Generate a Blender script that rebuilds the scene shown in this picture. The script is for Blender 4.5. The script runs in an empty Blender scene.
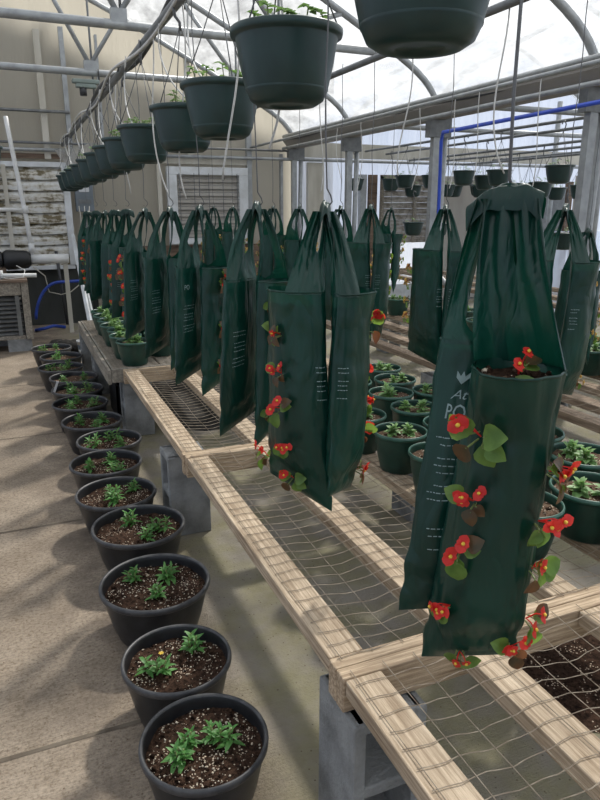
import bpy, math, random
from math import sin, cos, pi, radians, sqrt, exp
from mathutils import Vector, Matrix, noise
S = bpy.context.scene
COL = S.collection
rnd = random.Random(7)
V = Vector

# ------------------------------------------------------------------ materials
def nodes(name):
    m = bpy.data.materials.new(name); m.use_nodes = True
    nt = m.node_tree; nt.nodes.clear()
    out = nt.nodes.new('ShaderNodeOutputMaterial')
    return m, nt, out
def N(nt, typ, **kw):
    n = nt.nodes.new(typ)
    for k, v in kw.items():
        if k in n.inputs: n.inputs[k].default_value = v
        else: setattr(n, k, v)
    return n
def L(nt, a, b): nt.links.new(a, b)
def coords(nt, scale=(1, 1, 1)):
    tc = N(nt, 'ShaderNodeTexCoord'); mp = N(nt, 'ShaderNodeMapping')
    mp.inputs['Scale'].default_value = scale
    L(nt, tc.outputs['Object'], mp.inputs['Vector'])
    return mp.outputs['Vector']
def ramp(nt, fac, stops):
    r = N(nt, 'ShaderNodeValToRGB')
    el = r.color_ramp.elements
    while len(el) < len(stops): el.new(.5)
    for e, (p, c) in zip(el, stops):
        e.position = p; e.color = (c[0], c[1], c[2], 1)
    L(nt, fac, r.inputs['Fac'])
    return r.outputs['Color']
def mixc(nt, fac, a, b, mode='MIX'):
    m = N(nt, 'ShaderNodeMix', data_type='RGBA', blend_type=mode)
    for s, v in ((0, fac), (6, a), (7, b)):
        if hasattr(v, 'is_linked') or hasattr(v, 'links'): L(nt, v, m.inputs[s])
        elif s == 0: m.inputs[0].default_value = v
        else: m.inputs[s].default_value = (v[0], v[1], v[2], 1)
    return m.outputs[2]
def noise_n(nt, vec, scale, detail=4, rough=.55):
    n = N(nt, 'ShaderNodeTexNoise', Scale=scale, Detail=detail, Roughness=rough)
    L(nt, vec, n.inputs['Vector'])
    return n.outputs['Fac']
def bump(nt, h, strength, dist=.01):
    b = N(nt, 'ShaderNodeBump', Strength=strength, Distance=dist)
    L(nt, h, b.inputs['Height'])
    return b.outputs['Normal']
def mat(name, c1, c2=None, rough=.6, scale=8, stretch=(1, 1, 1), bmp=.2, metal=0, spec=.5, transl=None, lo=.35, hi=.65, bscale=None):
    m, nt, out = nodes(name)
    vec = coords(nt, stretch)
    fac = noise_n(nt, vec, scale)
    c2 = c2 or tuple(x * .8 for x in c1)
    col = ramp(nt, fac, [(lo, c2), (hi, c1)])
    p = N(nt, 'ShaderNodeBsdfPrincipled', Roughness=rough, Metallic=metal)
    p.inputs['Specular IOR Level'].default_value = spec
    L(nt, col, p.inputs['Base Color'])
    if bmp:
        bf = noise_n(nt, vec, bscale, 5) if bscale else fac
        L(nt, bump(nt, bf, bmp), p.inputs['Normal'])
    if transl:
        t = N(nt, 'ShaderNodeBsdfTranslucent', Color=(*transl[0], 1))
        mx = N(nt, 'ShaderNodeMixShader', Fac=transl[1])
        L(nt, p.outputs[0], mx.inputs[1]); L(nt, t.outputs[0], mx.inputs[2]); L(nt, mx.outputs[0], out.inputs[0])
    else: L(nt, p.outputs[0], out.inputs[0])
    return m

def film(name, col, trans_lo, trans_hi, scale=(1, 1, 1), nscale=3, tint=(1, 1, 1)):
    """poly film: part clear, part milky, with soft wrinkles"""
    m, nt, out = nodes(name)
    vec = coords(nt, scale)
    n1 = noise_n(nt, vec, nscale, 6, .6)
    tr = N(nt, 'ShaderNodeBsdfTransparent', Color=(*tint, 1))
    tl = N(nt, 'ShaderNodeBsdfTranslucent', Color=(*col, 1))
    df = N(nt, 'ShaderNodeBsdfDiffuse', Color=(*col, 1))
    b = bump(nt, n1, .6, .05)
    L(nt, b, tl.inputs['Normal']); L(nt, b, df.inputs['Normal'])
    m1 = N(nt, 'ShaderNodeMixShader', Fac=.3)
    L(nt, tl.outputs[0], m1.inputs[1]); L(nt, df.outputs[0], m1.inputs[2])
    fc = N(nt, 'ShaderNodeMapRange'); L(nt, n1, fc.inputs[0])
    fc.inputs[1].default_value = .3; fc.inputs[2].default_value = .7
    fc.inputs[3].default_value = 1 - trans_hi; fc.inputs[4].default_value = 1 - trans_lo
    m2 = N(nt, 'ShaderNodeMixShader')
    L(nt, fc.outputs[0], m2.inputs[0]); L(nt, tr.outputs[0], m2.inputs[1]); L(nt, m1.outputs[0], m2.inputs[2])
    L(nt, m2.outputs[0], out.inputs[0])
    return m

M = {}
M['roof_film'] = film('roof_film', (.78, .81, .85), .22, .74, (1.6, .6, 1.6), 3.2, (.95, .97, 1))
M['wall_film'] = film('wall_film', (.60, .67, .82), .2, .55, (1.8, 1.8, .2), 2.5, (.80, .87, 1))
M['grey_film'] = film('grey_film', (.66, .63, .55), .01, .03, (1.5, 1.5, .3), 1.6)
M['sheet_film'] = film('sheet_film', (.8, .8, .78), .1, .6, (1, 1, 1), 9)
def bag_mat(name, c1, c2, rough, amt, sc):
    m, nt, out = nodes(name)
    v = coords(nt, (1, 1, .45))
    n0 = noise_n(nt, v, 4, 3)
    n = N(nt, 'ShaderNodeTexNoise', Scale=sc, Detail=2, Distortion=1.6); L(nt, v, n.inputs['Vector'])
    sb = N(nt, 'ShaderNodeMath', operation='SUBTRACT'); L(nt, n.outputs['Fac'], sb.inputs[0]); sb.inputs[1].default_value = .5
    ab = N(nt, 'ShaderNodeMath', operation='ABSOLUTE'); L(nt, sb.outputs[0], ab.inputs[0])
    n2 = noise_n(nt, v, sc * 4, 3)
    md = N(nt, 'ShaderNodeMath', operation='MULTIPLY_ADD'); L(nt, n2, md.inputs[0]); md.inputs[1].default_value = .12; L(nt, ab.outputs[0], md.inputs[2])
    p = N(nt, 'ShaderNodeBsdfPrincipled', Roughness=rough); p.inputs['Specular IOR Level'].default_value = .45
    L(nt, ramp(nt, n0, [(.35, c2), (.65, c1)]), p.inputs['Base Color'])
    L(nt, bump(nt, md.outputs[0], amt, .03), p.inputs['Normal'])
    t = N(nt, 'ShaderNodeBsdfTranslucent', Color=(.01, .16, .09, 1)); mx = N(nt, 'ShaderNodeMixShader', Fac=.07)
    L(nt, p.outputs[0], mx.inputs[1]); L(nt, t.outputs[0], mx.inputs[2]); L(nt, mx.outputs[0], out.inputs[0])
    return m
M['bag'] = bag_mat('green_bag_plastic', (.004, .052, .036), (.002, .030, .022), .30, .38, 8)
M['bag_back'] = bag_mat('green_strap_plastic', (.004, .048, .035), (.002, .028, .021), .34, .5, 11)
M['print'] = mat('pale_print', (.30, .42, .42), rough=.6, bmp=0)
M['reddot'] = mat('red_print', (.5, .08, .08), rough=.6, bmp=0)
M['black_pot'] = mat('black_pot_plastic', (.022, .024, .028), (.013, .014, .016), .38, 30, bmp=.06)
M['pot_scuff'] = mat('scuffed_lip_plastic', (.075, .075, .077), (.030, .032, .036), .45, 25, bmp=.08)
M['green_pot'] = mat('green_pot_plastic', (.010, .050, .036), (.007, .034, .025), .35, 20, bmp=.05)
M['green_lip'] = mat('green_lip_plastic', (.030, .105, .075), (.016, .065, .045), .35, 20, bmp=.05)
M['basket'] = mat('basket_plastic', (.013, .042, .040), (.009, .030, .029), .36, 12, bmp=.06)
M['leaf'] = mat('seedling_leaf', (.12, .30, .075), (.06, .19, .045), .5, 40, bmp=.1, transl=((.2, .45, .08), .3))
M['leaf_pale'] = mat('pale_leaf', (.24, .40, .16), (.13, .27, .08), .5, 40, bmp=.1, transl=((.3, .5, .15), .3))
M['leaf_begonia'] = mat('begonia_leaf', (.17, .29, .06), (.07, .15, .03), .35, 45, bmp=.1, transl=((.3, .5, .08), .35))
M['leaf_bronze'] = mat('bronze_leaf', (.14, .075, .03), (.05, .05, .025), .35, 45, bmp=.1, transl=((.35, .12, .05), .3))
M['petal'] = mat('red_petal', (.80, .045, .03), (.62, .02, .025), .45, 60, bmp=.1, transl=((.9, .08, .05), .35))
M['petal_pale'] = mat('pale_yellow_petal', (.62, .48, .20), (.45, .25, .10), .5, 60, bmp=.1, transl=((.8, .5, .15), .35))
M['stamen'] = mat('yellow_stamen', (.85, .55, .06), rough=.6, bmp=0)
M['stem'] = mat('stem', (.2, .26, .08), rough=.5, bmp=0)
M['steel'] = mat('galvanised_steel', (.36, .38, .39), (.27, .285, .295), .45, 12, bmp=.05, metal=.35)
M['steel_dark'] = mat('dull_steel', (.20, .21, .215), (.13, .14, .145), .5, 12, bmp=.05, metal=.3)
M['gutter'] = mat('gutter_metal', (.27, .255, .235), (.20, .19, .175), .6, 5, (1, .2, 1), .05)
M['wire'] = mat('rusty_mesh_wire', (.38, .32, .24), (.20, .155, .11), .5, 40, bmp=0, metal=.2)
M['hangwire'] = mat('hanger_wire', (.14, .145, .15), rough=.45, bmp=0, metal=.3)
M['tube_white'] = mat('white_drip_tube', (.62, .62, .60), (.48, .48, .46), .5, 20, bmp=0)
M['hose_black'] = mat('black_hose', (.03, .032, .036), rough=.4, bmp=0)
M['white_pvc'] = mat('white_pvc', (.72, .73, .73), (.6, .61, .6), .4, 9, bmp=.03)
M['white_paint'] = mat('white_painted_frame', (.62, .65, .68), (.48, .50, .51), .5, 7, bmp=.08)
M['blue'] = mat('blue_plastic', (.02, .07, .42), (.015, .05, .30), .35, 9, bmp=0)
M['tape'] = mat('blue_pipe_plastic', (.04, .10, .62), (.03, .08, .5), .4, 9, bmp=0)
M['block'] = mat('concrete_block', (.30, .31, .31), (.17, .175, .175), .9, 9, bmp=.6, bscale=90)
M['board_white'] = mat('pale_board', (.55, .53, .47), (.42, .40, .34), .7, 6, (1, 1, .2), .1)
M['board_grey'] = mat('dark_grey_board', (.055, .058, .055), (.03, .034, .03), .8, 3, (1, 1, .5), .15)
M['brown_wood'] = mat('brown_weathered_wood', (.20, .14, .10), (.10, .07, .05), .8, 4, (1, 1, 8), .3)
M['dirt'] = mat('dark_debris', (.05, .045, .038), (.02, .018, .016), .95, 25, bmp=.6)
M['grey_box'] = mat('grey_metal_box', (.16, .19, .22), (.12, .145, .165), .5, 8, bmp=.03)
M['glass_dark'] = mat('dark_window', (.03, .035, .04), rough=.2, bmp=0)
M['black_rubber'] = mat('black_rubber', (.018, .019, .021), (.01, .011, .012), .45, 12, bmp=.1)
M['crate_slat'] = mat('grey_painted_slat', (.16, .165, .16), (.09, .092, .09), .6, 6, bmp=.1)
M['beige'] = mat('beige_panel', (.44, .42, .38), (.34, .32, .29), .7, 3, (1, 1, .3), .05)
M['tag'] = mat('white_tag', (.8, .82, .85), rough=.4, bmp=0)
M['lampgreen'] = mat('grey_green_fixture', (.22, .27, .25), rough=.45, bmp=0)
M['lime'] = mat('lime_plastic', (.12, .50, .06), rough=.4, bmp=0)

def wood(name, stretch, light=(.56, .45, .33), dark=(.33, .25, .17)):
    m, nt, out = nodes(name)
    v = coords(nt, stretch)
    g = noise_n(nt, v, 9, 6, .65)
    v2 = coords(nt, (1, 1, 1))
    blot = noise_n(nt, v2, 5, 4, .6)
    c = ramp(nt, g, [(.30, dark), (.48, tuple(.5 * a + .5 * b for a, b in zip(light, dark))), (.62, light)])
    c = mixc(nt, .5, c, ramp(nt, blot, [(.35, (.55, .52, .48)), (.65, (1, 1, 1))]), 'MULTIPLY')
    p = N(nt, 'ShaderNodeBsdfPrincipled', Roughness=.8)
    p.inputs['Specular IOR Level'].default_value = .2
    L(nt, c, p.inputs['Base Color']); L(nt, bump(nt, g, .5), p.inputs['Normal']); L(nt, p.outputs[0], out.inputs[0])
    return m
M['wood_y'] = wood('weathered_timber_lengthwise', (13, .5, 13), (.66, .54, .40), (.26, .185, .12))
M['wood_x'] = wood('weathered_timber_crosswise', (.5, 13, 13), (.66, .52, .37), (.28, .20, .13))
M['wood_grey'] = wood('grey_timber', (6, .5, 6), (.36, .33, .28), (.17, .155, .13))
M['wood_brown'] = wood('brown_timber', (7, .5, 7), (.40, .31, .23), (.17, .125, .09))

def concrete():
    m, nt, out = nodes('broomed_concrete')
    v = coords(nt)
    sx = N(nt, 'ShaderNodeSeparateXYZ'); L(nt, v, sx.inputs[0])
    big = noise_n(nt, v, 1.1, 5, .6); mid = noise_n(nt, v, 6, 6, .65)
    vb = coords(nt, (3, 26, 1)); broom = noise_n(nt, vb, 6, 4, .7)
    fine = noise_n(nt, v, 110, 3, .7)
    c = ramp(nt, big, [(.3, (.275, .225, .172)), (.7, (.41, .345, .272))])
    c = mixc(nt, .55, c, ramp(nt, mid, [(.3, (.55, .52, .48)), (.62, (1, 1, 1))]), 'MULTIPLY')
    c = mixc(nt, .5, c, ramp(nt, broom, [(.35, (.58, .54, .5)), (.6, (1.08, 1.08, 1.08))]), 'MULTIPLY')
    grit = noise_n(nt, v, 75, 4, .75)
    c = mixc(nt, .75, c, ramp(nt, grit, [(.36, (.55, .5, .44)), (.5, (1, 1, 1)), (.66, (1.25, 1.22, 1.18))]), 'MULTIPLY')
    # greyer, mossy concrete beyond the walkway
    mr = N(nt, 'ShaderNodeMapRange'); L(nt, sx.outputs[0], mr.inputs[0])
    mr.inputs[1].default_value = .35; mr.inputs[2].default_value = .62
    n2 = noise_n(nt, v, 3.2, 4, .6)
    moss = ramp(nt, n2, [(.42, (.29, .265, .225)), (.60, (.275, .255, .165)), (.72, (.26, .24, .20))])
    moss = mixc(nt, .5, moss, ramp(nt, mid, [(.3, (.55, .53, .5)), (.62, (1, 1, 1))]), 'MULTIPLY')
    c = mixc(nt, mr.outputs[0], c, moss)
    # dirt specks
    sp = N(nt, 'ShaderNodeTexVoronoi', Scale=38); L(nt, v, sp.inputs['Vector'])
    spm = ramp(nt, sp.outputs['Distance'], [(.07, (.35, .28, .22)), (.13, (1, 1, 1))])
    c = mixc(nt, .8, c, spm, 'MULTIPLY')
    # soil spilled beside the pots
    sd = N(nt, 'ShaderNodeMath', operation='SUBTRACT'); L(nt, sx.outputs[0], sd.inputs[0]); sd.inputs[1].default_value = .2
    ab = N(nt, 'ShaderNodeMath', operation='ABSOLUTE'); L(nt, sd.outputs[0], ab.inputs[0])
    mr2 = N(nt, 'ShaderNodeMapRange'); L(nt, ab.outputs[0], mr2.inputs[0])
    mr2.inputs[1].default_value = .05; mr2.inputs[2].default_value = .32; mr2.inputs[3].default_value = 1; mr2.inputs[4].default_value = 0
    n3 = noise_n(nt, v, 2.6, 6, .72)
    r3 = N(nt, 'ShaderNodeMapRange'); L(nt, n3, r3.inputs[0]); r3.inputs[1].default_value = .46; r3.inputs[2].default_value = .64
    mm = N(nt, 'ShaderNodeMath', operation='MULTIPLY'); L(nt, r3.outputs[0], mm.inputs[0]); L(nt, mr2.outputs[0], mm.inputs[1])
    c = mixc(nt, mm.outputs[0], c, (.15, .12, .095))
    p = N(nt, 'ShaderNodeBsdfPrincipled', Roughness=.9)
    p.inputs['Specular IOR Level'].default_value = .25
    L(nt, c, p.inputs['Base Color'])
    ad = N(nt, 'ShaderNodeMath', operation='ADD'); L(nt, fine, ad.inputs[0]); L(nt, broom, ad.inputs[1])
    L(nt, bump(nt, ad.outputs[0], .7, .008), p.inputs['Normal'])
    L(nt, p.outputs[0], out.inputs[0])
    return m
M['concrete'] = concrete()
M['joint'] = mat('joint_groove', (.17, .14, .105), (.09, .07, .05), .95, 12, bmp=.3)

def soil_mat(name, base, dark):
    m, nt, out = nodes(name)
    v = coords(nt)
    f = noise_n(nt, v, 70, 5, .7)
    c = ramp(nt, f, [(.35, dark), (.62, base)])
    vo = N(nt, 'ShaderNodeTexVoronoi', Scale=95); L(nt, v, vo.inputs['Vector'])
    wm = N(nt, 'ShaderNodeMath', operation='LESS_THAN'); L(nt, vo.outputs['Distance'], wm.inputs[0]); wm.inputs[1].default_value = .26
    n2 = noise_n(nt, v, 14, 3)
    w2 = N(nt, 'ShaderNodeMath', operation='GREATER_THAN'); L(nt, n2, w2.inputs[0]); w2.inputs[1].default_value = .53
    mm = N(nt, 'ShaderNodeMath', operation='MULTIPLY'); L(nt, wm.outputs[0], mm.inputs[0]); L(nt, w2.outputs[0], mm.inputs[1])
    c = mixc(nt, mm.outputs[0], c, (.55, .45, .35))
    p = N(nt, 'ShaderNodeBsdfPrincipled', Roughness=.95)
    p.inputs['Specular IOR Level'].default_value = .1
    L(nt, c, p.inputs['Base Color']); L(nt, bump(nt, f, 1.0, .012), p.inputs['Normal']); L(nt, p.outputs[0], out.inputs[0])
    return m
M['soil'] = soil_mat('potting_soil', (.080, .046, .031), (.012, .007, .005))
M['soil_dry'] = soil_mat('dry_potting_soil', (.16, .105, .072), (.06, .037, .025))
M['perlite'] = mat('perlite', (.72, .64, .52), (.5, .42, .32), .9, 30, bmp=.1)

def slat_mat(name, c1, c2, grime, thr):
    m, nt, out = nodes(name)
    v = coords(nt); n1 = noise_n(nt, v, 4.5, 6, .7)
    vz = coords(nt, (1.2, 1, 7)); n2 = noise_n(nt, vz, 4, 4, .6)
    ad = N(nt, 'ShaderNodeMath', operation='MULTIPLY_ADD'); L(nt, n1, ad.inputs[0]); ad.inputs[1].default_value = .6
    sc = N(nt, 'ShaderNodeMath', operation='MULTIPLY'); L(nt, n2, sc.inputs[0]); sc.inputs[1].default_value = .4
    L(nt, sc.outputs[0], ad.inputs[2])
    c = ramp(nt, ad.outputs[0], [(thr - .07, c1), (thr, c2), (thr + .06, grime)])
    p = N(nt, 'ShaderNodeBsdfPrincipled', Roughness=.6); L(nt, c, p.inputs['Base Color']); L(nt, p.outputs[0], out.inputs[0])
    return m
M['louver'] = slat_mat('grimy_white_louver', (.60, .61, .60), (.48, .46, .40), (.13, .105, .055), .505)
M['louver_brown'] = slat_mat('stained_louver', (.36, .35, .32), (.27, .25, .22), (.15, .13, .10), .50)

# ------------------------------------------------------------------ mesh builder
class MB:
    def __init__(s): s.v = []; s.f = []; s.m = []; s.smooth = []
    def face(s, idx, mi=0, sm=False): s.f.append(tuple(idx)); s.m.append(mi); s.smooth.append(sm)
    def box(s, c, d, mi=0, rot=None):
        b = len(s.v); c = V(c)
        for x in (-.5, .5):
            for y in (-.5, .5):
                for z in (-.5, .5):
                    p = V((x * d[0], y * d[1], z * d[2]))
                    if rot: p = rot @ p
                    s.v.append(c + p)
        for q in ((0, 1, 3, 2), (4, 6, 7, 5), (0, 4, 5, 1), (2, 3, 7, 6), (0, 2, 6, 4), (1, 5, 7, 3)):
            s.face([b + i for i in q], mi)
    def span(s, lo, hi, mi=0):
        s.box([(a + b) / 2 for a, b in zip(lo, hi)], [b - a for a, b in zip(lo, hi)], mi)
    def tube(s, pts, r, n=8, mi=0, cap=True):
        pts = [V(p) for p in pts]; b = len(s.v); k = len(pts)
        up = V((.12, .05, 1)) if abs((pts[-1] - pts[0]).normalized().z) < .9 else V((1, .1, 0))
        for i, p in enumerate(pts):
            t = (pts[min(i + 1, k - 1)] - pts[max(i - 1, 0)]).normalized()
            x = t.cross(up).normalized(); y = t.cross(x)
            rr = r[i] if isinstance(r, (list, tuple)) else r
            for j in range(n):
                a = 2 * pi * j / n; s.v.append(p + (x * cos(a) + y * sin(a)) * rr)
        for i in range(k - 1):
            for j in range(n):
                j2 = (j + 1) % n
                s.face((b + i * n + j, b + i * n + j2, b + (i + 1) * n + j2, b + (i + 1) * n + j), mi, n > 4)
        if cap:
            s.face([b + j for j in range(n)][::-1], mi); s.face([b + (k - 1) * n + j for j in range(n)], mi)
    def lathe(s, prof, n=40, c=(0, 0, 0), mi=0, mis=None, capb=True, wob=None):
        b = len(s.v); c = V(c)
        for r, z in prof:
            for j in range(n):
                a = 2 * pi * j / n; rr = r * (wob(a) if wob else 1)
                s.v.append(c + V((rr * cos(a), rr * sin(a), z)))
        for i in range(len(prof) - 1):
            for j in range(n):
                j2 = (j + 1) % n
                s.face((b + i * n + j, b + i * n + j2, b + (i + 1) * n + j2, b + (i + 1) * n + j), mis[i] if mis else mi, True)
        if capb: s.face([b + j for j in range(n)][::-1], mis[0] if mis else mi)
    def grid(s, fn, nu, nv, mi=0, sm=True, closed=False):
        b = len(s.v)
        for j in range(nv + 1):
            for i in range(nu + (0 if closed else 1)): s.v.append(V(fn(i / nu, j / nv)))
        w = nu if closed else nu + 1
        for j in range(nv):
            for i in range(nu):
                i2 = (i + 1) % w
                s.face((b + j * w + i, b + j * w + i2, b + (j + 1) * w + i2, b + (j + 1) * w + i), mi, sm)
    def ball(s, c, r, mi=0, n=6, sq=(1, 1, 1)):
        c = V(c)
        s.grid(lambda u, v: c + V((r * sq[0] * sin(pi * v) * cos(2 * pi * u), r * sq[1] * sin(pi * v) * sin(2 * pi * u), r * sq[2] * cos(pi * v))), n, max(3, n // 2), mi, True, True)
    def leaf(s, base, d, up, ln, w, curl=.3, mi=0, rows=4, cup=.15, blunt=.6):
        """blade from base along d, faces up, drooping by curl; midrib plus two edges"""
        base = V(base); d = V(d).normalized(); up = V(up); sd = d.cross(up).normalized(); up = sd.cross(d).normalized()
        b = len(s.v)
        for i in range(rows + 1):
            t = i / rows
            ww = w * .5 * (max(0, sin(pi * min(1, t ** blunt * .97 + .03)))) ** .75 + w * .03
            c = base + d * (ln * t * (1 - .15 * curl * t)) - up * (curl * ln * t * t)
            s.v += [c - sd * ww + up * cup * ww, c, c + sd * ww + up * cup * ww]
        for i in range(rows):
            o = b + i * 3
            s.face((o, o + 1, o + 4, o + 3), mi, True); s.face((o + 1, o + 2, o + 5, o + 4), mi, True)
    def build(s, name, mats, parent=None, bevel=0, loc=None):
        me = bpy.data.meshes.new(name)
        me.from_pydata([tuple(p) for p in s.v], [], s.f)
        for m in (mats if isinstance(mats, (list, tuple)) else [mats]): me.materials.append(M[m])
        me.polygons.foreach_set('material_index', s.m); me.polygons.foreach_set('use_smooth', s.smooth)
        me.update()
        o = bpy.data.objects.new(name, me); COL.objects.link(o)
        if parent: o.parent = parent
        if loc: o.location = loc
        if bevel:
            bv = o.modifiers.new('bevel', 'BEVEL'); bv.width = bevel; bv.segments = 2; bv.limit_method = 'ANGLE'
        return o

def tag(o, label, cat, group=None):
    o['label'] = label; o['category'] = cat
    if group: o['group'] = group
    return o
def thing(name, label, cat, loc=(0, 0, 0), group=None, rz=0):
    o = bpy.data.objects.new(name, None); COL.objects.link(o); o.empty_display_size = .1
    o.location = loc; o.rotation_euler.z = rz
    return tag(o, label, cat, group)
def struct(name, mb, mats, bevel=0):
    o = mb.build(name, mats, None, bevel); o['kind'] = 'structure'; return o
def link_copy(o, parent, loc=None, mtx=None):
    c = o.copy(); COL.objects.link(c); c.parent = parent
    if mtx is not None: c.matrix_basis = mtx
    elif loc is not None: c.location = loc
    return c
def tree_copy(o, parent=None):
    c = o.copy(); COL.objects.link(c); c.parent = parent
    for ch in list(o.children): tree_copy(ch, c)
    return c
ORD = ['nearest', 'second', 'third', 'fourth', 'fifth', 'sixth', 'seventh', 'eighth', 'ninth', 'tenth', 'eleventh', 'twelfth', 'thirteenth', 'fourteenth', 'fifteenth', 'sixteenth', 'seventeenth', 'eighteenth', 'nineteenth', 'twentieth', 'twenty-first', 'twenty-second', 'twenty-third', 'twenty-fourth', 'twenty-fifth', 'twenty-sixth', 'twenty-seventh']

# ------------------------------------------------------------------ camera
cam = bpy.data.cameras.new('camera'); co = bpy.data.objects.new('camera', cam); COL.objects.link(co)
F = 665.0
PITCH = math.atan(194 / F)
co.location = (0, 0, 1.5)
co.rotation_euler = (pi / 2 - PITCH, 0, -radians(22.85))
cam.sensor_fit = 'VERTICAL'; cam.sensor_height = 24; cam.lens = F / 800 * 24
cam.clip_start = .02; cam.clip_end = 200
S.camera = co

# ------------------------------------------------------------------ the setting
YB = 9.3; XG = 3.8; XL = -2.6; XR = 10.2; ZG = 2.4
m = MB(); m.box((4, 3.5, -.1), (16, 17, .2)); struct('floor', m, 'concrete')
for k, y in enumerate((1.72, 3.2, 4.64, 6.1, 7.55)):
    m = MB()
    def jf(u, v, y=y):
        x = -2.5 + u * 2.9
        return (x, y + .016 * (v - .5) + .004 * noise.noise((x * 3, y, 0)) + .005 * (v - .5) * noise.noise((x * 9, y, 4)), .0012)
    m.grid(jf, 90, 1, 0, False); struct('trim_%d' % (k + 1), m, 'joint')

def arch_z(u, r=3.2):
    d = max(0, r - abs(u))
    return ZG + .51 * (sqrt(r * r + .16) - sqrt(u * u + .16)) + .17 * (1 - exp(-d / .12))
def arch(t, xa, xb):
    c = (xa + xb) / 2; r = (xb - xa) / 2
    x = c - r * cos(pi * t) * (1 - .0 * t)
    return (x, arch_z(x - c, r))
def roof(name, xa, xb):
    m = MB()
    def fn(u, v):
        x, z = arch(u, xa, xb); y = -4.5 + v * (YB + 4.5)
        w = .022 * noise.noise((x * 1.3, y * 2.2, 3)) + .016 * noise.noise((x * 4, y * 5 + x * 2, 9))
        return (x, y, z + .035 + w)
    m.grid(fn, 48, 90); return struct(name, m, 'roof_film')
roof('ceiling', XL, XG); roof('ceiling.001', XG, XR)
def end_fan(m, xa, xb, y, zb, mi=0):
    n = 40; b = len(m.v)
    for i in range(n + 1):
        x, z = arch(i / n, xa, xb)
        m.v += [V((x, y, zb)), V((x, y, max(z, zb + .001)))]
    for i in range(n): m.face((b + 2 * i, b + 2 * i + 2, b + 2 * i + 3, b + 2 * i + 1), mi)
m = MB(); end_fan(m, XL, XG, YB + .03, .98); struct('wall_back', m, 'grey_film')
m = MB(); m.span((XL, YB, 0), (1.03, YB + .06, .72)); m.span((.73, YB, .72), (1.03, YB + .05, .98)); struct('wall_back_base', m, 'board_grey')
m = MB(); m.span((1.03, YB, 0), (XG, YB + .06, .98)); struct('wall_back_kneeboard', m, 'brown_wood')
m = MB(); end_fan(m, XG, XR, YB + .03, 0.05); struct('wall_back_right', m, 'wall_film')
for nm, x in (('wall_left', XL), ('wall_right', XR)):
    m = MB(); m.grid(lambda u, v: (x, -4.5 + u * (YB + 4.5), .02 + v * ZG), 8, 3); struct(nm, m, 'wall_film')
for i, (xa, xb) in enumerate(((XL, XG), (XG, XR))):
    m = MB(); end_fan(m, xa, xb, -4.5, .02); struct('wall_front' + ('' if not i else '_right'), m, 'wall_film')

# boards, studs and purlins on the end wall
tn = [10]
def trim(mb, mats, bevel=0):
    tn[0] += 1; return struct('trim_%d' % tn[0], mb, mats, bevel)
for x, w, z0, z1, mt in ((.52, .075, 2.06, 3.5, 'board_white'), (.80, .055, 1.9, 3.55, 'steel'), (1.20, .03, 2.3, 3.5, 'steel'), (1.88, .05, 1.0, 2.75, 'board_white'),
                         (3.14, .07, .9, 3.4, 'steel'), (2.32, .06, 2.1, 3.4, 'board_white'), (3.62, .035, .98, 2.2, 'steel')):
    m = MB(); m.span((x - w / 2, YB - .05, z0), (x + w / 2, YB + .02, z1)); trim(m, mt)
for x0, x1, z, r, mt in ((-.6, .82, 2.6, .018, 'steel_dark'), (-.6, .75, 2.16, .022, 'steel'), (-.6, 3.9, 2.24, .015, 'steel_dark'), (1.4, 9.9, 2.13, .022, 'steel')):
    m = MB(); m.tube([(x0, YB - .09, z), (x1, YB - .09, z)], r); trim(m, mt)
m = MB(); m.span((3.95, YB - .04, 2.17), (XR, YB + .02, 2.37)); trim(m, 'board_white')
m = MB(); m.span((XL, YB - .03, 2.06), (.74, YB + .01, 2.12)); trim(m, 'brown_wood')
m = MB(); m.span((1.9, YB - .04, 2.04), (3.2, YB + .02, 2.12)); trim(m, 'board_white')

# steel hoops, gutter, posts, trusses
HY = (0.1, 1.95, 3.8, 5.7, 7.5, 9.22)
for i, y in enumerate(HY):
    for bay, (xa, xb) in enumerate(((XL, XG), (XG, XR))):
        m = MB(); m.tube([(arch(k / 48, xa, xb)[0], y, arch(k / 48, xa, xb)[1]) for k in range(49)], .03, 10)
        o = m.build('roof_hoop', 'steel')
        tag(o, ['galvanised pipe hoop arching overhead in the main bay, %s from the camera end', 'galvanised pipe hoop over the bay beyond the gutter, %s from the camera end'][bay] % ORD[i].replace('nearest', 'first'), 'roof hoop')
g = thing('rain_gutter', 'long grey metal gutter running overhead between the two roof bays', 'gutter', (XG, 0, ZG))
m = MB()
pr = [(-.14, .02), (-.14, -.03), (-.06, -.125), (.06, -.125), (.14, -.03), (.14, .02)]
for (xa, za), (xb, zb) in zip(pr, pr[1:]):
    m.grid(lambda u, v, a=(xa, za), b=(xb, zb): (a[0] + (b[0] - a[0]) * u, -4 + 13.3 * v, a[1] + (b[1] - a[1]) * u), 1, 20, 0, False)
m.build('trough', 'gutter', g)
m = MB(); m.tube([(-.15, -4, .03), (-.15, 9.25, .03)], .026, 8); m.build('lip_pipe', 'steel', g)
m = MB(); m.tube([(-.13 + .01 * sin(y * 2), y, .0 - .03 * abs(sin(y * 1.65))) for y in [k * .15 - 1 for k in range(68)]], .011, 6); m.build('cable', 'hose_black', g)
for i, y in enumerate(HY[1:]):
    p = thing('steel_post', 'pair of steel gutter posts, %s from the camera' % ORD[i].replace('nearest', 'first'), 'post', (XG, y, 0), 'gutter posts')
    m = MB(); m.span((-.045, -.03, 0), (.025, .03, ZG - .1)); m.build('post', 'steel', p)
    m = MB(); m.tube([(.09, 0, 0), (.08, 0, 1.2), (.10, 0, ZG - .08)], .03, 8); m.build('brace_pipe', 'steel', p)
    m = MB(); m.span((-.1, -.04, ZG - .28), (.14, .04, ZG - .09)); m.build('bracket', 'steel_dark', p)
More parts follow.
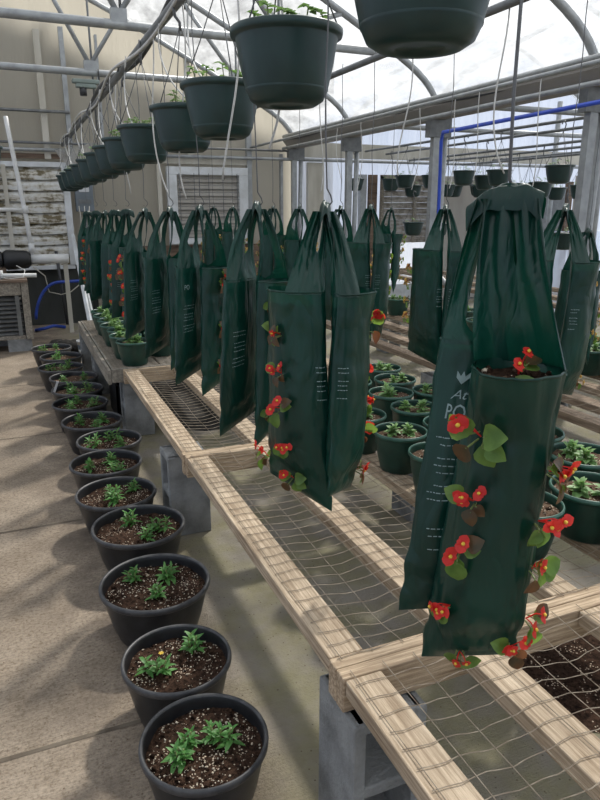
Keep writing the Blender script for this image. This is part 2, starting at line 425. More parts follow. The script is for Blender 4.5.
for i, y in enumerate((5.7, 7.5)):
    zc = 2.83 if i == 0 else 2.79
    t = thing('roof_truss', ['roof truss with pipe chord, the nearer of two over the pots', 'roof truss with pipe chord, the farther one close to the end wall'][i], 'truss', (0, y, zc))
    m = MB(); m.tube([(-2.2, 0, 0), (3.25, 0, -.03)], .034, 10); m.build('chord', 'steel', t)
    for x in ((-1.0, .92, 2.2) if i == 0 else (-.9, .9, 2.4)):
        for sx in (-1, 1):
            x2 = x + sx * .58
            h = arch_z(x2 - .6) - zc - .02
            m = MB(); m.tube([(x, 0, .05), (x2, 0, h)], .022, 6); m.build('web', 'steel', t)
        m = MB(); m.span((x - .06, -.03, -.02), (x + .06, .03, .09)); m.build('gusset', 'steel', t)
        m = MB(); m.tube([(x + .02, .02, -.55 if i else 0), (x + .02, .02, arch_z(x - .58) - zc - .03)], .011, 6); m.build('hanger_rod', 'steel_dark', t)
# side pipes running to the back on the gutter side
def pipe_run(name, pts, r, mt, label, cat, n=8):
    m = MB(); m.tube(pts, r, n); return tag(m.build(name, mt), label, cat)
pipe_run('water_pipe', [(3.62, -1, 2.27), (3.62, 4.0, 2.27), (3.62, 9.2, 2.27)], .02, 'steel', 'thin steel pipe running just under the gutter', 'pipe')
m = MB(); m.tube([(3.58, .8, 2.15), (3.58, 3.0, 2.15), (3.58, 5.27, 2.12), (3.60, 5.32, 2.05), (3.62, 5.32, 1.2), (3.61, 5.32, .58), (3.61, 5.32, .5)], .016, 8)
tag(m.build('blue_pipe', 'tape'), 'bright blue plastic pipe running under the gutter and down a post', 'pipe')

# ------------------------------------------------------------------ overhead basket pipe with hoses
PX = .70; PZ = 2.27
pp = thing('hanger_pipe', 'overhead steel pipe carrying the hanging baskets and bags above the bench', 'pipe', (PX, 0, PZ))
m = MB(); m.tube([(0, -2, 0), (0, 3, .0), (0, 9.2, -.05)], .021, 10); m.build('pipe', 'steel_dark', pp)
m = MB(); m.tube([(.03 + .025 * sin(y * 1.9), y, .035 + .03 * sin(y * 2.7)) for y in [k * .2 - 1 for k in range(51)]], .014, 6); m.build('black_hose', 'hose_black', pp)
m = MB(); m.tube([(-.03 + .015 * sin(y * 2.3 + 1), y, -.02 + .025 * sin(y * 3.1)) for y in [k * .12 - 1 for k in range(85)]], .008, 6); m.build('drip_line', 'tube_white', pp)

# ------------------------------------------------------------------ plants
def rosette(seed, n, ln, w, h, pale=0, blunt=.75):
    r = random.Random(seed); m = MB()
    stems = [(0, 0)] + [(r.uniform(-.02, .02), r.uniform(-.02, .02)) for _ in range(2)]
    for sx, sy in stems:
        hh = h * r.uniform(.8, 1.25)
        m.tube([(sx * .4, sy * .4, -.01), (sx, sy, hh)], .0022, 5, 1)
        k = n // len(stems)
        for i in range(k):
            t = (i + .5) / k; a = i * 2.4 + r.uniform(-.3, .3)
            z = hh * (.1 + .9 * t); el = .15 + 1.0 * t ** 1.5 + r.uniform(-.2, .2)
            s = (1 - .45 * t) * r.uniform(.8, 1.15)
            d = V((cos(a) * cos(el), sin(a) * cos(el), sin(el)))
            m.leaf((sx, sy, z), d, V((-cos(a) * sin(el), -sin(a) * sin(el), cos(el))), ln * s, w * s, .35, pale if r.random() < .8 else 0, 4, .25, blunt)
    return m
PLANT = []
for k in range(5):
    o = rosette(20 + k, 33, .036, .0135, .045).build('seedling', ['leaf', 'stem']); PLANT.append(o.data); bpy.data.objects.remove(o)
BIG = []
for k in range(4):
    mm = rosette(50 + k, 36, .048, .026, .042, 0, .85); o = mm.build('young_plant', ['leaf_pale', 'stem']); BIG.append(o.data); bpy.data.objects.remove(o)
def add_mesh(name, me, parent, loc=(0, 0, 0), rz=0, sc=1, mtx=None):
    o = bpy.data.objects.new(name, me); COL.objects.link(o); o.parent = parent
    if mtx is not None: o.matrix_basis = mtx
    else: o.location = loc; o.rotation_euler.z = rz; o.scale = (sc, sc, sc)
    return o

# ------------------------------------------------------------------ pots
def soil_mesh(R, seed, chips, name='soil', amp=.006):
    r = random.Random(seed); m = MB()
    def hgt(x, y): return amp * noise.noise((x * 40 + seed, y * 40, seed)) + amp * 1.3 * noise.noise((x * 14, y * 14 + seed, 1)) - .3 * (sqrt(x * x + y * y) / R) ** 4 * .01
    def fn(u, v):
        rr = R * v; a = 2 * pi * u; x, y = rr * cos(a), rr * sin(a); return (x, y, hgt(x, y))
    m.grid(fn, 44 if chips else 20, 22 if chips else 5, 0, True, True)
    for _ in range(chips):
        a = r.uniform(0, 2 * pi); rr = R * .97 * sqrt(r.random()); x, y = rr * cos(a), rr * sin(a)
        if noise.noise((x * 9 + seed, y * 9, 2)) < -.15 and r.random() < .75: continue
        s = r.uniform(.0009, .0022) if r.random() < .7 else r.uniform(.002, .0038)
        dk = r.random() < .35
        m.ball((x, y, hgt(x, y) + s * .4), s * (2.1 if dk else 1), 2 if dk else 1, 4, (r.uniform(.7, 1.3), r.uniform(.7, 1.3), .8))
    return m
def pot_mesh(R, h, taper=.72, lip=.022):
    m = MB()
    prof = [(R * taper * .96, 0), (R * taper, .006), (R * (taper + .10), h * .33), (R * (taper + .19), h * .7), (R * .935, h - lip - .006), (R * .94, h - lip),
            (R * .985, h - lip + .001), (R, h - lip * .75), (R * 1.003, h - lip * .4), (R, h - .006), (R * .985, h), (R * .955, h + .0005), (R * .93, h - .005), (R * .92, h - .02), (R * .89, h - .06), (R * .86, h * .5)]
    n = len(prof) - 1
    m.lathe(prof, 56, mis=[0] * 6 + [1] * 6 + [0] * (n - 12))
    return m
# (image-derived floor positions: x, y, rim diameter)
POTS = [(.313, 1.372, .328, 'two'), (.320, 1.715, .328, 'two'), (.343, 2.165, .395, 'three'), (.365, 2.64, .392, 'three'), (.325, 3.02, .375, 'three'), (.331, 3.44, .375, 'three'),
        (.395, 3.80, .37, 'three'), (.344, 4.215, .375, 'three'), (.312, 4.655, .375, 'three'), (.33, 5.045, .375, 'three'), (.335, 5.43, .375, 'two'), (.262, 5.83, .37, 'three'), (.295, 6.27, .37, 'two'), (.235, 6.70, .37, 'two')]
PSPOT = {0: [(-.058, -.022), (-.045, .018), (.045, .008)], 1: [(-.062, -.01), (.05, .055)], 2: [(-.06, .075), (.07, .05), (.0, -.06)], 3: [(-.03, .08), (.085, -.02), (.01, -.075)], 4: [(-.02, .04), (.10, .05), (.0, -.05)]}
for i, (x, y, d, n) in enumerate(POTS):
    R = d / 2; h = .2
    where = ORD[i] + (' in the row, very front' if i == 0 else ' from the front of the row')
    if i == 13: where = 'farthest of the row near the crate'
    t = thing('planter_pot', 'black pot with %s seedlings on the floor, %s' % (n, where), 'pot', (x, y, 0), 'black pots along the bench')
    pot_mesh(R, h).build('pot', ['black_pot', 'pot_scuff'], t)
    soil_mesh(R * .905, i, 900 if i < 3 else 420 if i < 7 else 120, amp=.009).build('soil', ['soil' if i < 9 else 'soil_dry', 'perlite', 'soil'], t, loc=(0, 0, h - .038))
    sp = PSPOT.get(i)
    if not sp:
        a0 = rnd.uniform(0, 6); sp = [(cos(a0 + k * 2.1) * .085, sin(a0 + k * 2.1) * .085) for k in range(3 if n == 'three' else 2)]
    for j, (sx, sy) in enumerate(sp):
        add_mesh('seedling', PLANT[(i * 2 + j) % 5], t, (sx, sy, h - .04), rnd.uniform(0, 6), (1.18 if i < 3 else 1.2 if i < 6 else 1.3) * rnd.uniform(.9, 1.1))
    if i == 1:
        m = MB()
        for k in range(6): m.leaf((0, 0, 0), (cos(k * 1.05), sin(k * 1.05), .3), (0, 0, 1), .009, .007, .1)
        m.build('yellow_flower', 'stamen', t, loc=(-.045, .002, h + .022))
    if i == 9:
        m = MB(); m.box((0, 0, 0), (.016, .0012, .12), 0, Matrix.Rotation(.35, 3, 'Y') @ Matrix.Rotation(.3, 3, 'X')); m.build('plant_tag', 'tag', t, loc=(-.155, -.02, h + .02))

BP = [(1.33, 2.136, .215), (1.583, 2.642, .215), (1.56, 2.395, .215), (1.734, 2.86, .215), (1.80, 3.10, .20), (1.29, 2.39, .215), (1.50, 2.90, .215), (1.80, 2.60, .215), (1.33, 1.88, .21), (1.57, 2.15, .215),
      (1.60, 1.185, .245), (1.80, 1.66, .25), (1.60, 1.43, .25), (1.81, 1.93, .235), (1.575, 1.70, .235), (1.33, 1.42, .225), (1.58, 1.92, .2), (1.33, 1.65, .2)]
def bench_pot(x, y, d, i, label, group, z=.492, pale=True, h=.16, plants=None):
    t = thing('bench_pot', label, 'pot', (x, y, z), group)
    R = d / 2
    pot_mesh(R, h, .70, .016).build('pot', ['green_pot', 'green_lip'], t)
    soil_mesh(R * .9, 70 + i, 60, amp=.005).build('soil', ['soil_dry', 'perlite', 'soil'], t, loc=(0, 0, h - .024))
    for j in range(plants or 2):
        a = 1.3 * i + j * 2.4
        add_mesh('young_plant', BIG[(i + j) % 4], t, (cos(a) * R * .33, sin(a) * R * .33, h - .026), rnd.uniform(0, 6), rnd.uniform(.85, 1.1) * d / .23)
    return t
bdesc = {0: 'foremost left of the big bag', 10: 'closest at the right picture edge', 11: 'third back at right picture edge', 12: 'second back at right picture edge'}
order = sorted(range(len(BP)), key=lambda k: BP[k][1])
for r_, k in enumerate(order):
    x, y, d = BP[k]
    bench_pot(x, y, d, k, 'green pot of young plants on near bench, %s' % bdesc.get(k, '%s from its near end' % ORD[r_]), 'green pots on the right of the near bench')
FP = [(.665, 4.40, .23), (.645, 4.62, .22), (.66, 4.85, .22), (.64, 5.08, .22), (.65, 5.32, .22), (.64, 5.56, .22), (.65, 5.82, .22), (.88, 4.62, .22), (.89, 4.9, .22), (.88, 5.2, .22), (.88, 5.5, .22)]
for k, (x, y, d) in enumerate(FP):
    bench_pot(x, y, d, 30 + k, 'green pot of pale leaves on far grey bench, %s of the %s' % (ORD[k % 7] if k % 7 else 'front', 'edge row' if k < 7 else 'inner row'), 'green pots on the far bench', plants=3)
for k, (x, y, d) in enumerate([(3.36, 5.55, .24), (3.25, 3.05, .24), (3.5, 3.25, .24), (3.3, 3.6, .24), (3.55, 3.75, .24), (3.3, 4.2, .24), (3.5, 4.7, .24), (3.65, 2.9, .24), (3.2, 2.75, .24)]):
    bench_pot(x, y, d, 50 + k, 'dark pot on the bench across the aisle, ' + ('alone at its far end' if k == 0 else '%s of the cluster near its right end' % ORD[k - 1]), 'pots on the bench across the aisle', z=.49)

# ------------------------------------------------------------------ benches
def bench(name, label, xs, y0, y1, wx=.0833, wy=.05, mat_r='wood_y', mat_c='wood_x', z=.49, w=.09, sag=.018, xend=None, jit=0, mesh=True):
    t = thing(name, label, 'bench', ((xs[0] + xs[-1]) / 2, (y0 + y1) / 2, z))
    cx, cy, cz = t.location
    r = random.Random(int(y0 * 100))
    for k, x in enumerate(xs):
        j = r.uniform(-jit, jit)
        m = MB(); m.span((x - cx + j, y0 + .04 - cy, -.042), (x - cx + w + j, y1 - .04 - cy, 0)); m.build('rail', mat_r, t, .004)
    x1 = xs[-1] + w
    for yy in (y0, y1 - .038):
        m = MB(); m.span((xs[0] - cx - .004, yy - cy, -.09), (x1 - cx, yy + .038 - cy, .001)); m.build('cross_board', mat_c, t, .004)
    if not mesh: return t
    m = MB()
    def zz(x, y):
        d = 1
        for xr in xs:
            if xr - .005 <= x <= xr + w + .005: d = 0
            else: d = min(d, min(abs(x - xr), abs(x - xr - w)) / .13)
        e = min(1, (y - y0) / .12, (y1 - y) / .12)
        return .0035 - sag * min(1, d) * max(0, e) * (1 + .5 * noise.noise((x * 6, y * 4, 1)))
    nx = int((x1 - xs[0]) / .03)
    for i in range(int((y1 - y0) / wy)):
        y = y0 + .03 + i * wy; ph = r.uniform(0, 6)
        pts = []
        for j in range(nx + 1):
            x = xs[0] + .012 + (x1 - xs[0] - .02) * j / nx
            pts.append((x - cx, y + .005 * noise.noise((x * 7, y * 5, 7)) + .003 * sin(x * 60 + ph) - cy, zz(x, y)))
        m.tube(pts, .00125, 4, 0, False)
    ny = int((y1 - y0) / .05)
    x = xs[0] + .02
    while x < x1:
        m.tube([(x + .006 * noise.noise((x * 5, (y0 + (y1 - y0) * j / ny) * 3, 2)) - cx, y0 + .02 + (y1 - y0 - .04) * j / ny - cy, zz(x, y0 + (y1 - y0) * j / ny) + .002) for j in range(ny + 1)], .00125, 4, 0, False)
        x += wx
    m.build('wire_mesh', 'wire', t)
    return t
XS = [.575, .885, 1.24, 1.555, 1.83]
bench('wire_bench', 'timber bench frame with wire mesh top in the near right corner', [.575, .875, 1.255, 1.60, 1.88], -.3, 1.145, jit=.003)
bench('wire_bench', 'sunlit timber and wire bench frame under the two biggest hanging bags', XS, 1.147, 2.61, jit=.003)
bench('wire_bench', 'timber and wire bench frame in the middle, under the third and fourth bags', [.57, .885, 1.24, 1.555, 1.83], 2.612, 4.28, jit=.003)
t = bench('wire_bench', 'weathered grey bench with dense wire at the far end, holding pots', [.50, .66, .82, .98, 1.2, 1.5], 4.30, 6.35, .05, .035, 'wood_grey', 'wood_grey', w=.15, sag=0)
m = MB(); m.span((.472 - t.location.x, 4.30 - t.location.y, -.10), (.4945 - t.location.x, 6.35 - t.location.y, -.002)); m.build('side_board', 'wood_grey', t, .004)
bench('wire_bench', 'brown timber bench across the aisle behind the hanging bags', [2.50, 2.74, 3.0, 3.3, 3.62], 1.3, 6.2, .1, .1, 'wood_brown', 'wood_brown', sag=.01)
bench('wire_bench', 'brown timber bench against the far right wall', [4.6, 5.0, 5.5], 3.0, 8.6, .1, .1, 'wood_brown', 'wood_brown', sag=.01, z=.62)

def block(loc, rz, label, along='y'):
    """concrete block standing on end; two square holes right through it"""
    t = MB(); w = .19; h = .396; d = .19; wall = .032
    for z in (wall * .5, h / 2, h - wall * .5): t.box((0, 0, z), (w - .02, d - .006, wall))
    for sx in (-1, 1): t.box((sx * (w - wall) / 2, 0, h / 2), (wall, d, h))
    o = t.build('concrete_block', 'block', None, .005); o.location = loc; o.rotation_euler.z = rz
    return tag(o, label, 'concrete block', 'blocks holding up the bench')
block((.672, 1.155, 0), 0, 'grey concrete block on end under the front cross boards')
block((.638, 2.93, 0), pi / 2, 'grey concrete block on end under the middle of the bench beside the pots')
block((.665, 4.45, 0), pi / 2, 'grey concrete block under the far end of the wire bench')
block((1.93, 1.155, 0), 0, 'concrete block under the right end of the front cross boards')
block((1.75, 2.62, 0), 0, 'concrete block under the right side of the middle bench')
block((.60, 5.62, 0), pi / 2, 'concrete block under the grey far bench beside the last pots')
block((.58, 6.42, 0), pi / 2, 'concrete block at the very end of the far bench')
block((.62, 3.35, 0), 0, 'shaded concrete block between the middle blocks under the bench') if False else None
for k, (x, y) in enumerate([(2.6, 1.4), (3.6, 1.4), (2.6, 3.7), (3.6, 3.7), (2.6, 6.1), (3.6, 6.1)]):
    block((x, y, 0), 0, 'concrete block under the bench across the aisle, %s %s' % (['left', 'right'][k % 2], ['near corner', 'middle', 'far corner'][k // 2]))
for k, (x, y) in enumerate([(4.7, 3.1), (5.5, 3.1), (4.7, 8.4), (5.5, 8.4)]):
    p = MB(); p.span((-.05, -.05, 0), (.05, .05, .53)); o = p.build('bench_post', 'brown_wood'); o.location = (x, y, 0)
    tag(o, 'brown timber post under the far right bench, %s' % ['near left', 'near right', 'far left', 'far right'][k], 'post')
m = MB()
m.grid(lambda u, v: (1.75 + (.40 + .1 * noise.noise((cos(6.283 * u) * 2, sin(6.283 * u) * 2, 5))) * v * cos(6.283 * u), 1.36 + (.30 + .06 * noise.noise((cos(6.283 * u) * 3, sin(6.283 * u) * 3, 8))) * v * sin(6.283 * u), .002 + .012 * (1 - v) + .004 * noise.noise((u * 30, v * 9, 1)) * (1 - v)), 40, 10, 0, True, True)
tag(m.build('spilled_soil', 'soil'), 'dark spilled potting soil on the floor under the bench at lower right', 'soil')
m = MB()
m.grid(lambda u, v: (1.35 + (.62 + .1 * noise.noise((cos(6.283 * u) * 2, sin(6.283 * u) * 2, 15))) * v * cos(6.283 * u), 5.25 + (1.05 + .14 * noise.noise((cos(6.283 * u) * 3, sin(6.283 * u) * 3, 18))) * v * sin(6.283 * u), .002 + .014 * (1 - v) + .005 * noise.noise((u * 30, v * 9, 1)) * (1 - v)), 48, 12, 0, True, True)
tag(m.build('spilled_soil', 'dirt'), 'dark soil with painted shade on the floor beneath the middle wire bench', 'soil')  # soil patch; its dark colour also paints in the shade under the mesh

# ------------------------------------------------------------------ hanging bags
def lens(th, p=1.25): s = sin(th); return (1 if s >= 0 else -1) * abs(s) ** p
class Pouch:
    def __init__(s, top, bot, phi, a=.085, b=.058, seed=0, tilt=0.0, open=0.0):
        s.top, s.bot, s.phi, s.a, s.b, s.seed, s.tilt, s.open = V(top), V(bot), phi, a, b, seed, tilt, open
        s.n = V((cos(phi), sin(phi), 0)); s.t = V((-sin(phi), cos(phi), 0))
    def p(s, th, k, off=0):
        A = s.a * (1.10 + .12 * (1 - k) ** 3 - .13 * k ** 2); f = min(1, k / .25)
        B = s.b * (f ** .6 * .96 + .05) * (1 + .12 * sin(pi * min(1, k * 1.1)) + s.open * max(0, k - .8) / .2)
        if th % (2 * pi) > pi: B *= .62
        c = s.bot.lerp(s.top, k)
        c = c + V((0, 0, s.tilt * cos(th) * (1 - k) ** 2 * s.a))
        w = .0045 * noise.noise((cos(th) * 2.2 + s.seed, sin(th) * 2 + s.seed, k * 4)) + .003 * noise.noise((cos(th) * 6 + s.seed, sin(th) * 5, k * 11))
        cre = .004 * exp(-((k - .12) / .09) ** 2) * sin(40 * k + 3 * noise.noise((cos(th) * 2, s.seed, k * 5))) * 1.3
        vert = .0035 * noise.noise((th * 4, s.seed + 3, k * 1.5)) * (.3 + k) + .003 * abs(noise.noise((cos(th) * 4 + k * 3, sin(th) * 4, k * 6 + s.seed)))
        q = (w + cre + vert) * min(1, k / .06) + off
        lx, ly = A * cos(th), B * lens(th)
        ux, uy = lx / max(1e-4, sqrt(lx * lx + ly * ly * 2)), ly * 1.4 / max(1e-4, sqrt(lx * lx + ly * ly * 2))
        return c + s.t * (lx + ux * q) + s.n * (ly + uy * q)
    def nrm(s, th, k):
        e = .03; du = s.p(th + e, k) - s.p(th - e, k); dv = s.p(th, k + e) - s.p(th, k - e)
        return du.cross(dv).normalized()

def font_mesh(txt, size=1.0, shear=0):
    cu = bpy.data.curves.new('lettering', 'FONT'); cu.body = txt; cu.size = size; cu.align_x = 'CENTER'; cu.shear = shear; cu.resolution_u = 2
    o = bpy.data.objects.new('lettering', cu); COL.objects.link(o)
    dg = bpy.context.evaluated_depsgraph_get(); dg.update()
    me = o.evaluated_get(dg).to_mesh()
    vs = [v.co.copy() for v in me.vertices]; fs = [tuple(p.vertices) for p in me.polygons]
    o.evaluated_get(dg).to_mesh_clear(); bpy.data.objects.remove(o)
    return vs, fs
TXT = {'script': font_mesh('At', 1, .35), 'PO': font_mesh('PO', 1)}

BEG = []
def begonia_meshes(seed, petal):
    """local axes: z out of the slit, y up; leaves droop below, blossoms above and in front"""
    r = random.Random(seed); lf = MB(); bl = MB()
    for i in range(r.randint(4, 6)):
        a = r.choice([-1.57, -1.2, -2.0, -.6, -2.6, .5, 2.4, 1.3]) + r.uniform(-.35, .35)
        ln = r.uniform(.022, .036); o = r.uniform(.008, .022)
        b = V((cos(a) * .006, sin(a) * .006, .002)); tip = V((cos(a) * o, sin(a) * o * .9, r.uniform(.014, .028)))
        lf.tube([b, (b + tip) / 2 + V((0, 0, .006)), tip], .0013, 4, 2, False)
        d = V((cos(a), sin(a) - .25, r.uniform(-.1, .5)))
        lf.leaf(tip - d.normalized() * .004, d, V((-cos(a) * .3, .35, 1)), ln, ln * .92, .25, 1 if r.random() < .33 else 0, 5, .3, .75)
    for i in range(r.randint(2, 4)):
        c = V((r.uniform(-.018, .018), r.uniform(-.004, .03), r.uniform(.026, .042)))
        bl.tube([(0, 0, .004), c * .6 + V((0, .004, 0)), c], .0012, 4, 0, False)
        ax = V((r.uniform(-.6, .6), r.uniform(-.3, .5), 1)).normalized(); x = ax.cross(V((0, 1, .2))).normalized(); y = ax.cross(x)
        a0 = r.uniform(0, 6); k = 4
        for q in range(k):
            a = a0 + q * 2 * pi / k; d = x * cos(a) + y * sin(a); s = (.0145 if q % 2 == 0 else .010) * r.uniform(.8, 1.1)
            bl.leaf(c, d + ax * .25, ax, s, s * 1.15, .1, 0, 4, -.2, .8)
        bl.ball(c + ax * .003, .0032, 1, 6)
    o1 = lf.build('leaves', ['leaf_begonia', 'leaf_bronze', 'stem']); o2 = bl.build('blossoms', [petal, 'stamen'])
    d = (o1.data, o2.data); bpy.data.objects.remove(o1); bpy.data.objects.remove(o2)
    return d
BEG = [begonia_meshes(k, 'petal') for k in range(6)]
BEGY = [begonia_meshes(30 + k, 'petal_pale') for k in range(3)]

def place_begonia(root, pou, th, k, idx, sc=1, bank=None, org=V()):
    nn = pou.nrm(th, k)
    if (pou.p(th, k) - pou.bot.lerp(pou.top, k)).dot(nn) < 0: nn = -nn
    up = V((0, 0, 1)); x = up.cross(nn).normalized(); y = nn.cross(x)
    mt = Matrix.Translation(pou.p(th, k) - org) @ Matrix((x, y, nn)).transposed().to_4x4() @ Matrix.Scale(sc, 4)
    lm, bm = (bank or BEG)[idx % len(bank or BEG)]
    o = add_mesh('begonia', lm, root, mtx=mt)
    add_mesh('blossoms', bm, o)
    return o

def make_bag(label, hook, pouches, group=None, seed=0, texts=(), flowers=(), bank=None, loopw=.05, res=1, loop_dir=None, droop=0):
    hook = V(hook); zb = min(p.bot.z for p in pouches) - .01
    org = V((hook.x, hook.y, zb))
    root = thing('hanging_bag', label, 'planter bag', org, group)
    for pi_, P in enumerate(pouches):
        nu = int(56 * res); nv = int(44 * res)
        m = MB()
        def fn(u, v): return P.p(2 * pi * u, v) - org
        m.grid(fn, nu, nv, 0, True, True)
        b0 = len(m.v)                           # rolled rim
        m.grid(lambda u, v: P.p(pi * u, .990 + .010 * v, .0022 * sin(pi * v)) - org, nu // 2, 3, 0, True)
        po = m.build('pouch', 'bag', root)
        m = MB()
        dp = .03 if seed == 1 else .055
        m.grid(lambda u, v: (P.top.lerp(P.bot, dp)) + ((P.p(2 * pi * u, .94) - P.bot.lerp(P.top, .94)) * v * .98) + V((0, 0, .006 * noise.noise((u * 9, v * 5, seed)))) - org, 20, 6, 0, True, True)
        if pi_ == 0 and seed == 1:
            rr = random.Random(3)
            for _ in range(26):
                th = rr.uniform(0, 6.28); q = rr.random() ** .5 * .9
                c = P.top.lerp(P.bot, .027) + (P.p(th, .95) - P.bot.lerp(P.top, .95)) * q - org
                m.ball(c, rr.uniform(.0025, .006), rr.choice([0, 0, 2, 0, 2, 1]), 5)
        m.build('soil', ['soil', 'perlite', 'soil_dry'], root)
        # back panel and handle straps gathered up to the hook
        sd = P.sdir if hasattr(P, 'sdir') else P.phi + pi
        th0 = getattr(P, 'th0', sd - P.phi + pi / 2)
        sn = V((cos(sd), sin(sd), 0)); st = V((-sin(sd), cos(sd), 0))
        bc = (P.p(th0 - getattr(P, 'span', 1.25), 1) + P.p(th0 + getattr(P, 'span', 1.25), 1) + P.p(th0, 1) * 2) / 4
        side = (bc - hook); side.z = 0
        tgt = hook + (side.normalized() * .012 if side.length > 1e-3 else V()) + V((0, 0, -.004))
        hole0, hole1, hw = getattr(P, 'hole', (.30, .93, .50))
        def strap(u, v):
            base = P.p(th0 + u * getattr(P, 'span', 1.45), .985, .0015)
            off = base - bc
            w = 1 - (1 - getattr(P, 'topw', .26)) * v ** getattr(P, 'taper', .95)
            c = bc.lerp(tgt, v) + sn * (-.02 * sin(pi * v))
            on = off.dot(sn) * (1 - v); ot = off.dot(st) * w
            pl = v ** .7 * .010 * sin(u * 11 + seed + pi_ * 2 + 1.5 * noise.noise((u * 2, v * 2, seed))) + .006 * noise.noise((u * 3 + seed, v * 3, pi_ + 5)) * sin(pi * min(1, v * 1.3))
            return c + st * ot + sn * (on + pl) + V((0, 0, off.z * (1 - v))) - org
        def hh(v):
            if v <= hole0 or v >= hole1: return 0
            x = (v - hole0) / (hole1 - hole0); return hw * (min(1, x / .16) ** .6) * (1 - x) ** .45
        m = MB(); kk = int(12 * max(res, .7)); kv = int(30 * max(res, .7))
        m.grid(lambda u, v: strap(-1 + u * (1 - hh(v)), v), kk, kv)
        m.grid(lambda u, v: strap(hh(v) + u * (1 - hh(v)), v), kk, kv)
        m.build('strap', 'bag_back', root)
        # printing: thin pale lettering lying on the film
        for (pidx, kind, th, k, wd, ht, lines) in texts:
            if pidx != pi_: continue
            m = MB(); rr = random.Random(seed * 7 + lines)
            circ = P.a * .95
            if kind == 'lines':
                for ln in range(lines):
                    kz = k - ht * ln - (ht * .8 if ln > 1 else 0) - (ht * .8 if ln > 4 else 0); x = -wd / 2 * rr.uniform(.6, 1)
                    while x < wd / 2 * .95:
                        wl = rr.uniform(.003, .009)
                        q = [P.p(th - sx / circ, kz + sy, .0016) - org for sx, sy in ((x, 0), (x + wl, 0), (x + wl, .0036), (x, .0036))]
                        b = len(m.v); m.v += q; m.face((b, b + 1, b + 2, b + 3)); x += wl + .0022
                m.build('small_print', 'print', po)
            elif kind == 'leafmark':
                for a in (-.5, .1, .7):
                    b = len(m.v)
                    for sx, sy in ((0, 0), (-.005, .5), (0, 1), (.005, .5)):
                        X = (sx + a * .022 * sy); Y = sy * ht
                        m.v.append(P.p(th - X / circ, k + Y, .0017) - org)
                    m.face((b, b + 1, b + 2, b + 3))
                m.build('leaf_emblem', 'print', po)
            else:
                vs, fs = TXT[kind]
                b = len(m.v)
                for v_ in vs: m.v.append(P.p(th - v_.x * wd / circ, k + v_.y * ht, .0017) - org)
                for f_ in fs: m.face([b + i for i in f_])
                m.build('lettering', 'print', po)
    # crumpled fold over the hook
    d = pouches[0].top - pouches[-1].top; d.z = 0
    d = V((cos(loop_dir), sin(loop_dir), 0)) if loop_dir is not None else d.normalized(); e = V((-d.y, d.x, 0))
    m = MB()
    def lf(u, v):
        q = (u - .5) * 2 * 1.25; r = (v - .5) * 2
        z = .018 * cos(q * 1.2) - .026 * max(0, abs(q) - .45) - (.45 * loopw) * abs(r) ** 2.4 + .009 * noise.noise((q * 2, r * 2.5, seed)) + droop * r * loopw
        x = .014 * sin(q * 1.3) * (1 - .25 * r * r) + .004 * noise.noise((r * 4, q, seed + 9))
        return hook + d * x + e * (r * loopw * (1 + .12 * noise.noise((q, r, seed + 4)))) + V((0, 0, z)) - org
    m.grid(lf, 20, 14); m.build('strap_fold', 'bag_back', root)
    for (pidx, th, k, idx, sc) in flowers:
        place_begonia(root, pouches[pidx], th, k, idx, sc, bank, org)
    return root
def hanger(x, y, z0, z1, label, curl=True):
    m = MB(); pts = [(x, y, z1 + .03)]
    for k in range(7): pts.append((x + .003 * sin(k * 2.1 + y), y + .003 * cos(k * 1.7), z1 - (z1 - z0 - .03) * k / 6))
    pts += [(x + .014, y, z0 + .014), (x + .018, y, z0), (x + .008, y, z0 - .012), (x - .006, y, z0 - .008)]
    m.tube(pts, .0028 if y < 1 else .0019, 6); return tag(m.build('hanging_wire', 'hangwire'), label, 'wire', 'wires holding the bags')

fcol = lambda pidx, ths, ks, i0=0, s=1: [(pidx, th + rnd.uniform(-.12, .12), k + rnd.uniform(-.02, .02), i0 + 3 * j + q, s * rnd.uniform(.9, 1.15)) for q, th in enumerate(ths) for j, k in enumerate(ks)]
# bag 1: the big one at the right
A = Pouch((.705, .796, 1.262), (.672, .823, .725), radians(214), .070, .046, 1, .55, .9); A.hole = (.6, .9, .03); A.taper = 1.1; A.topw = .6
B = Pouch((.718, .905, 1.285), (.662, .882, .79), radians(66), .070, .036, 2, -.1); B.hole = (.04, .86, .42); B.topw = .54; B.taper = 1.0
bag1 = make_bag('big dark green planter bag with red begonias hanging nearest the camera at right', (.715, .872, 1.515), [A, B], seed=1,
    texts=[(1, 'leafmark', 5.16, .85, 1, .045, 1), (1, 'script', 5.18, .80, .026, .045, 1), (1, 'PO', 5.2, .73, .028, .075, 1), (1, 'lines', 5.12, .66, .075, .026, 8), (1, 'lines', 5.15, .33, .05, .028, 3)],
    flowers=[(0, 1.95, .80, 0, 1.25), (0, 1.85, .60, 1, .95), (0, 2.0, .44, 2, 1.15), (0, 1.95, .24, 3, 1.0), (0, 1.65, .05, 4, .9), (0, .22, .70, 5, 1.05), (0, .2, .53, 3, 1.1), (0, .2, .36, 0, 1.0), (0, .25, .17, 2, 1.0), (0, .45, .05, 1, .9), (1, 3.3, .62, 0, .8)], loopw=.058, loop_dir=radians(215), droop=.15)
zz = V((-.35, -.62, .6)).normalized(); yy = V((.2, .4, .9)); xx = yy.cross(zz).normalized(); yy = zz.cross(xx)
o = add_mesh('begonia', BEG[2][0], bag1, mtx=Matrix.Translation(V((.695, .785, 1.250)) - bag1.location) @ Matrix((xx, yy, zz)).transposed().to_4x4())
add_mesh('blossoms', BEG[2][1], o)
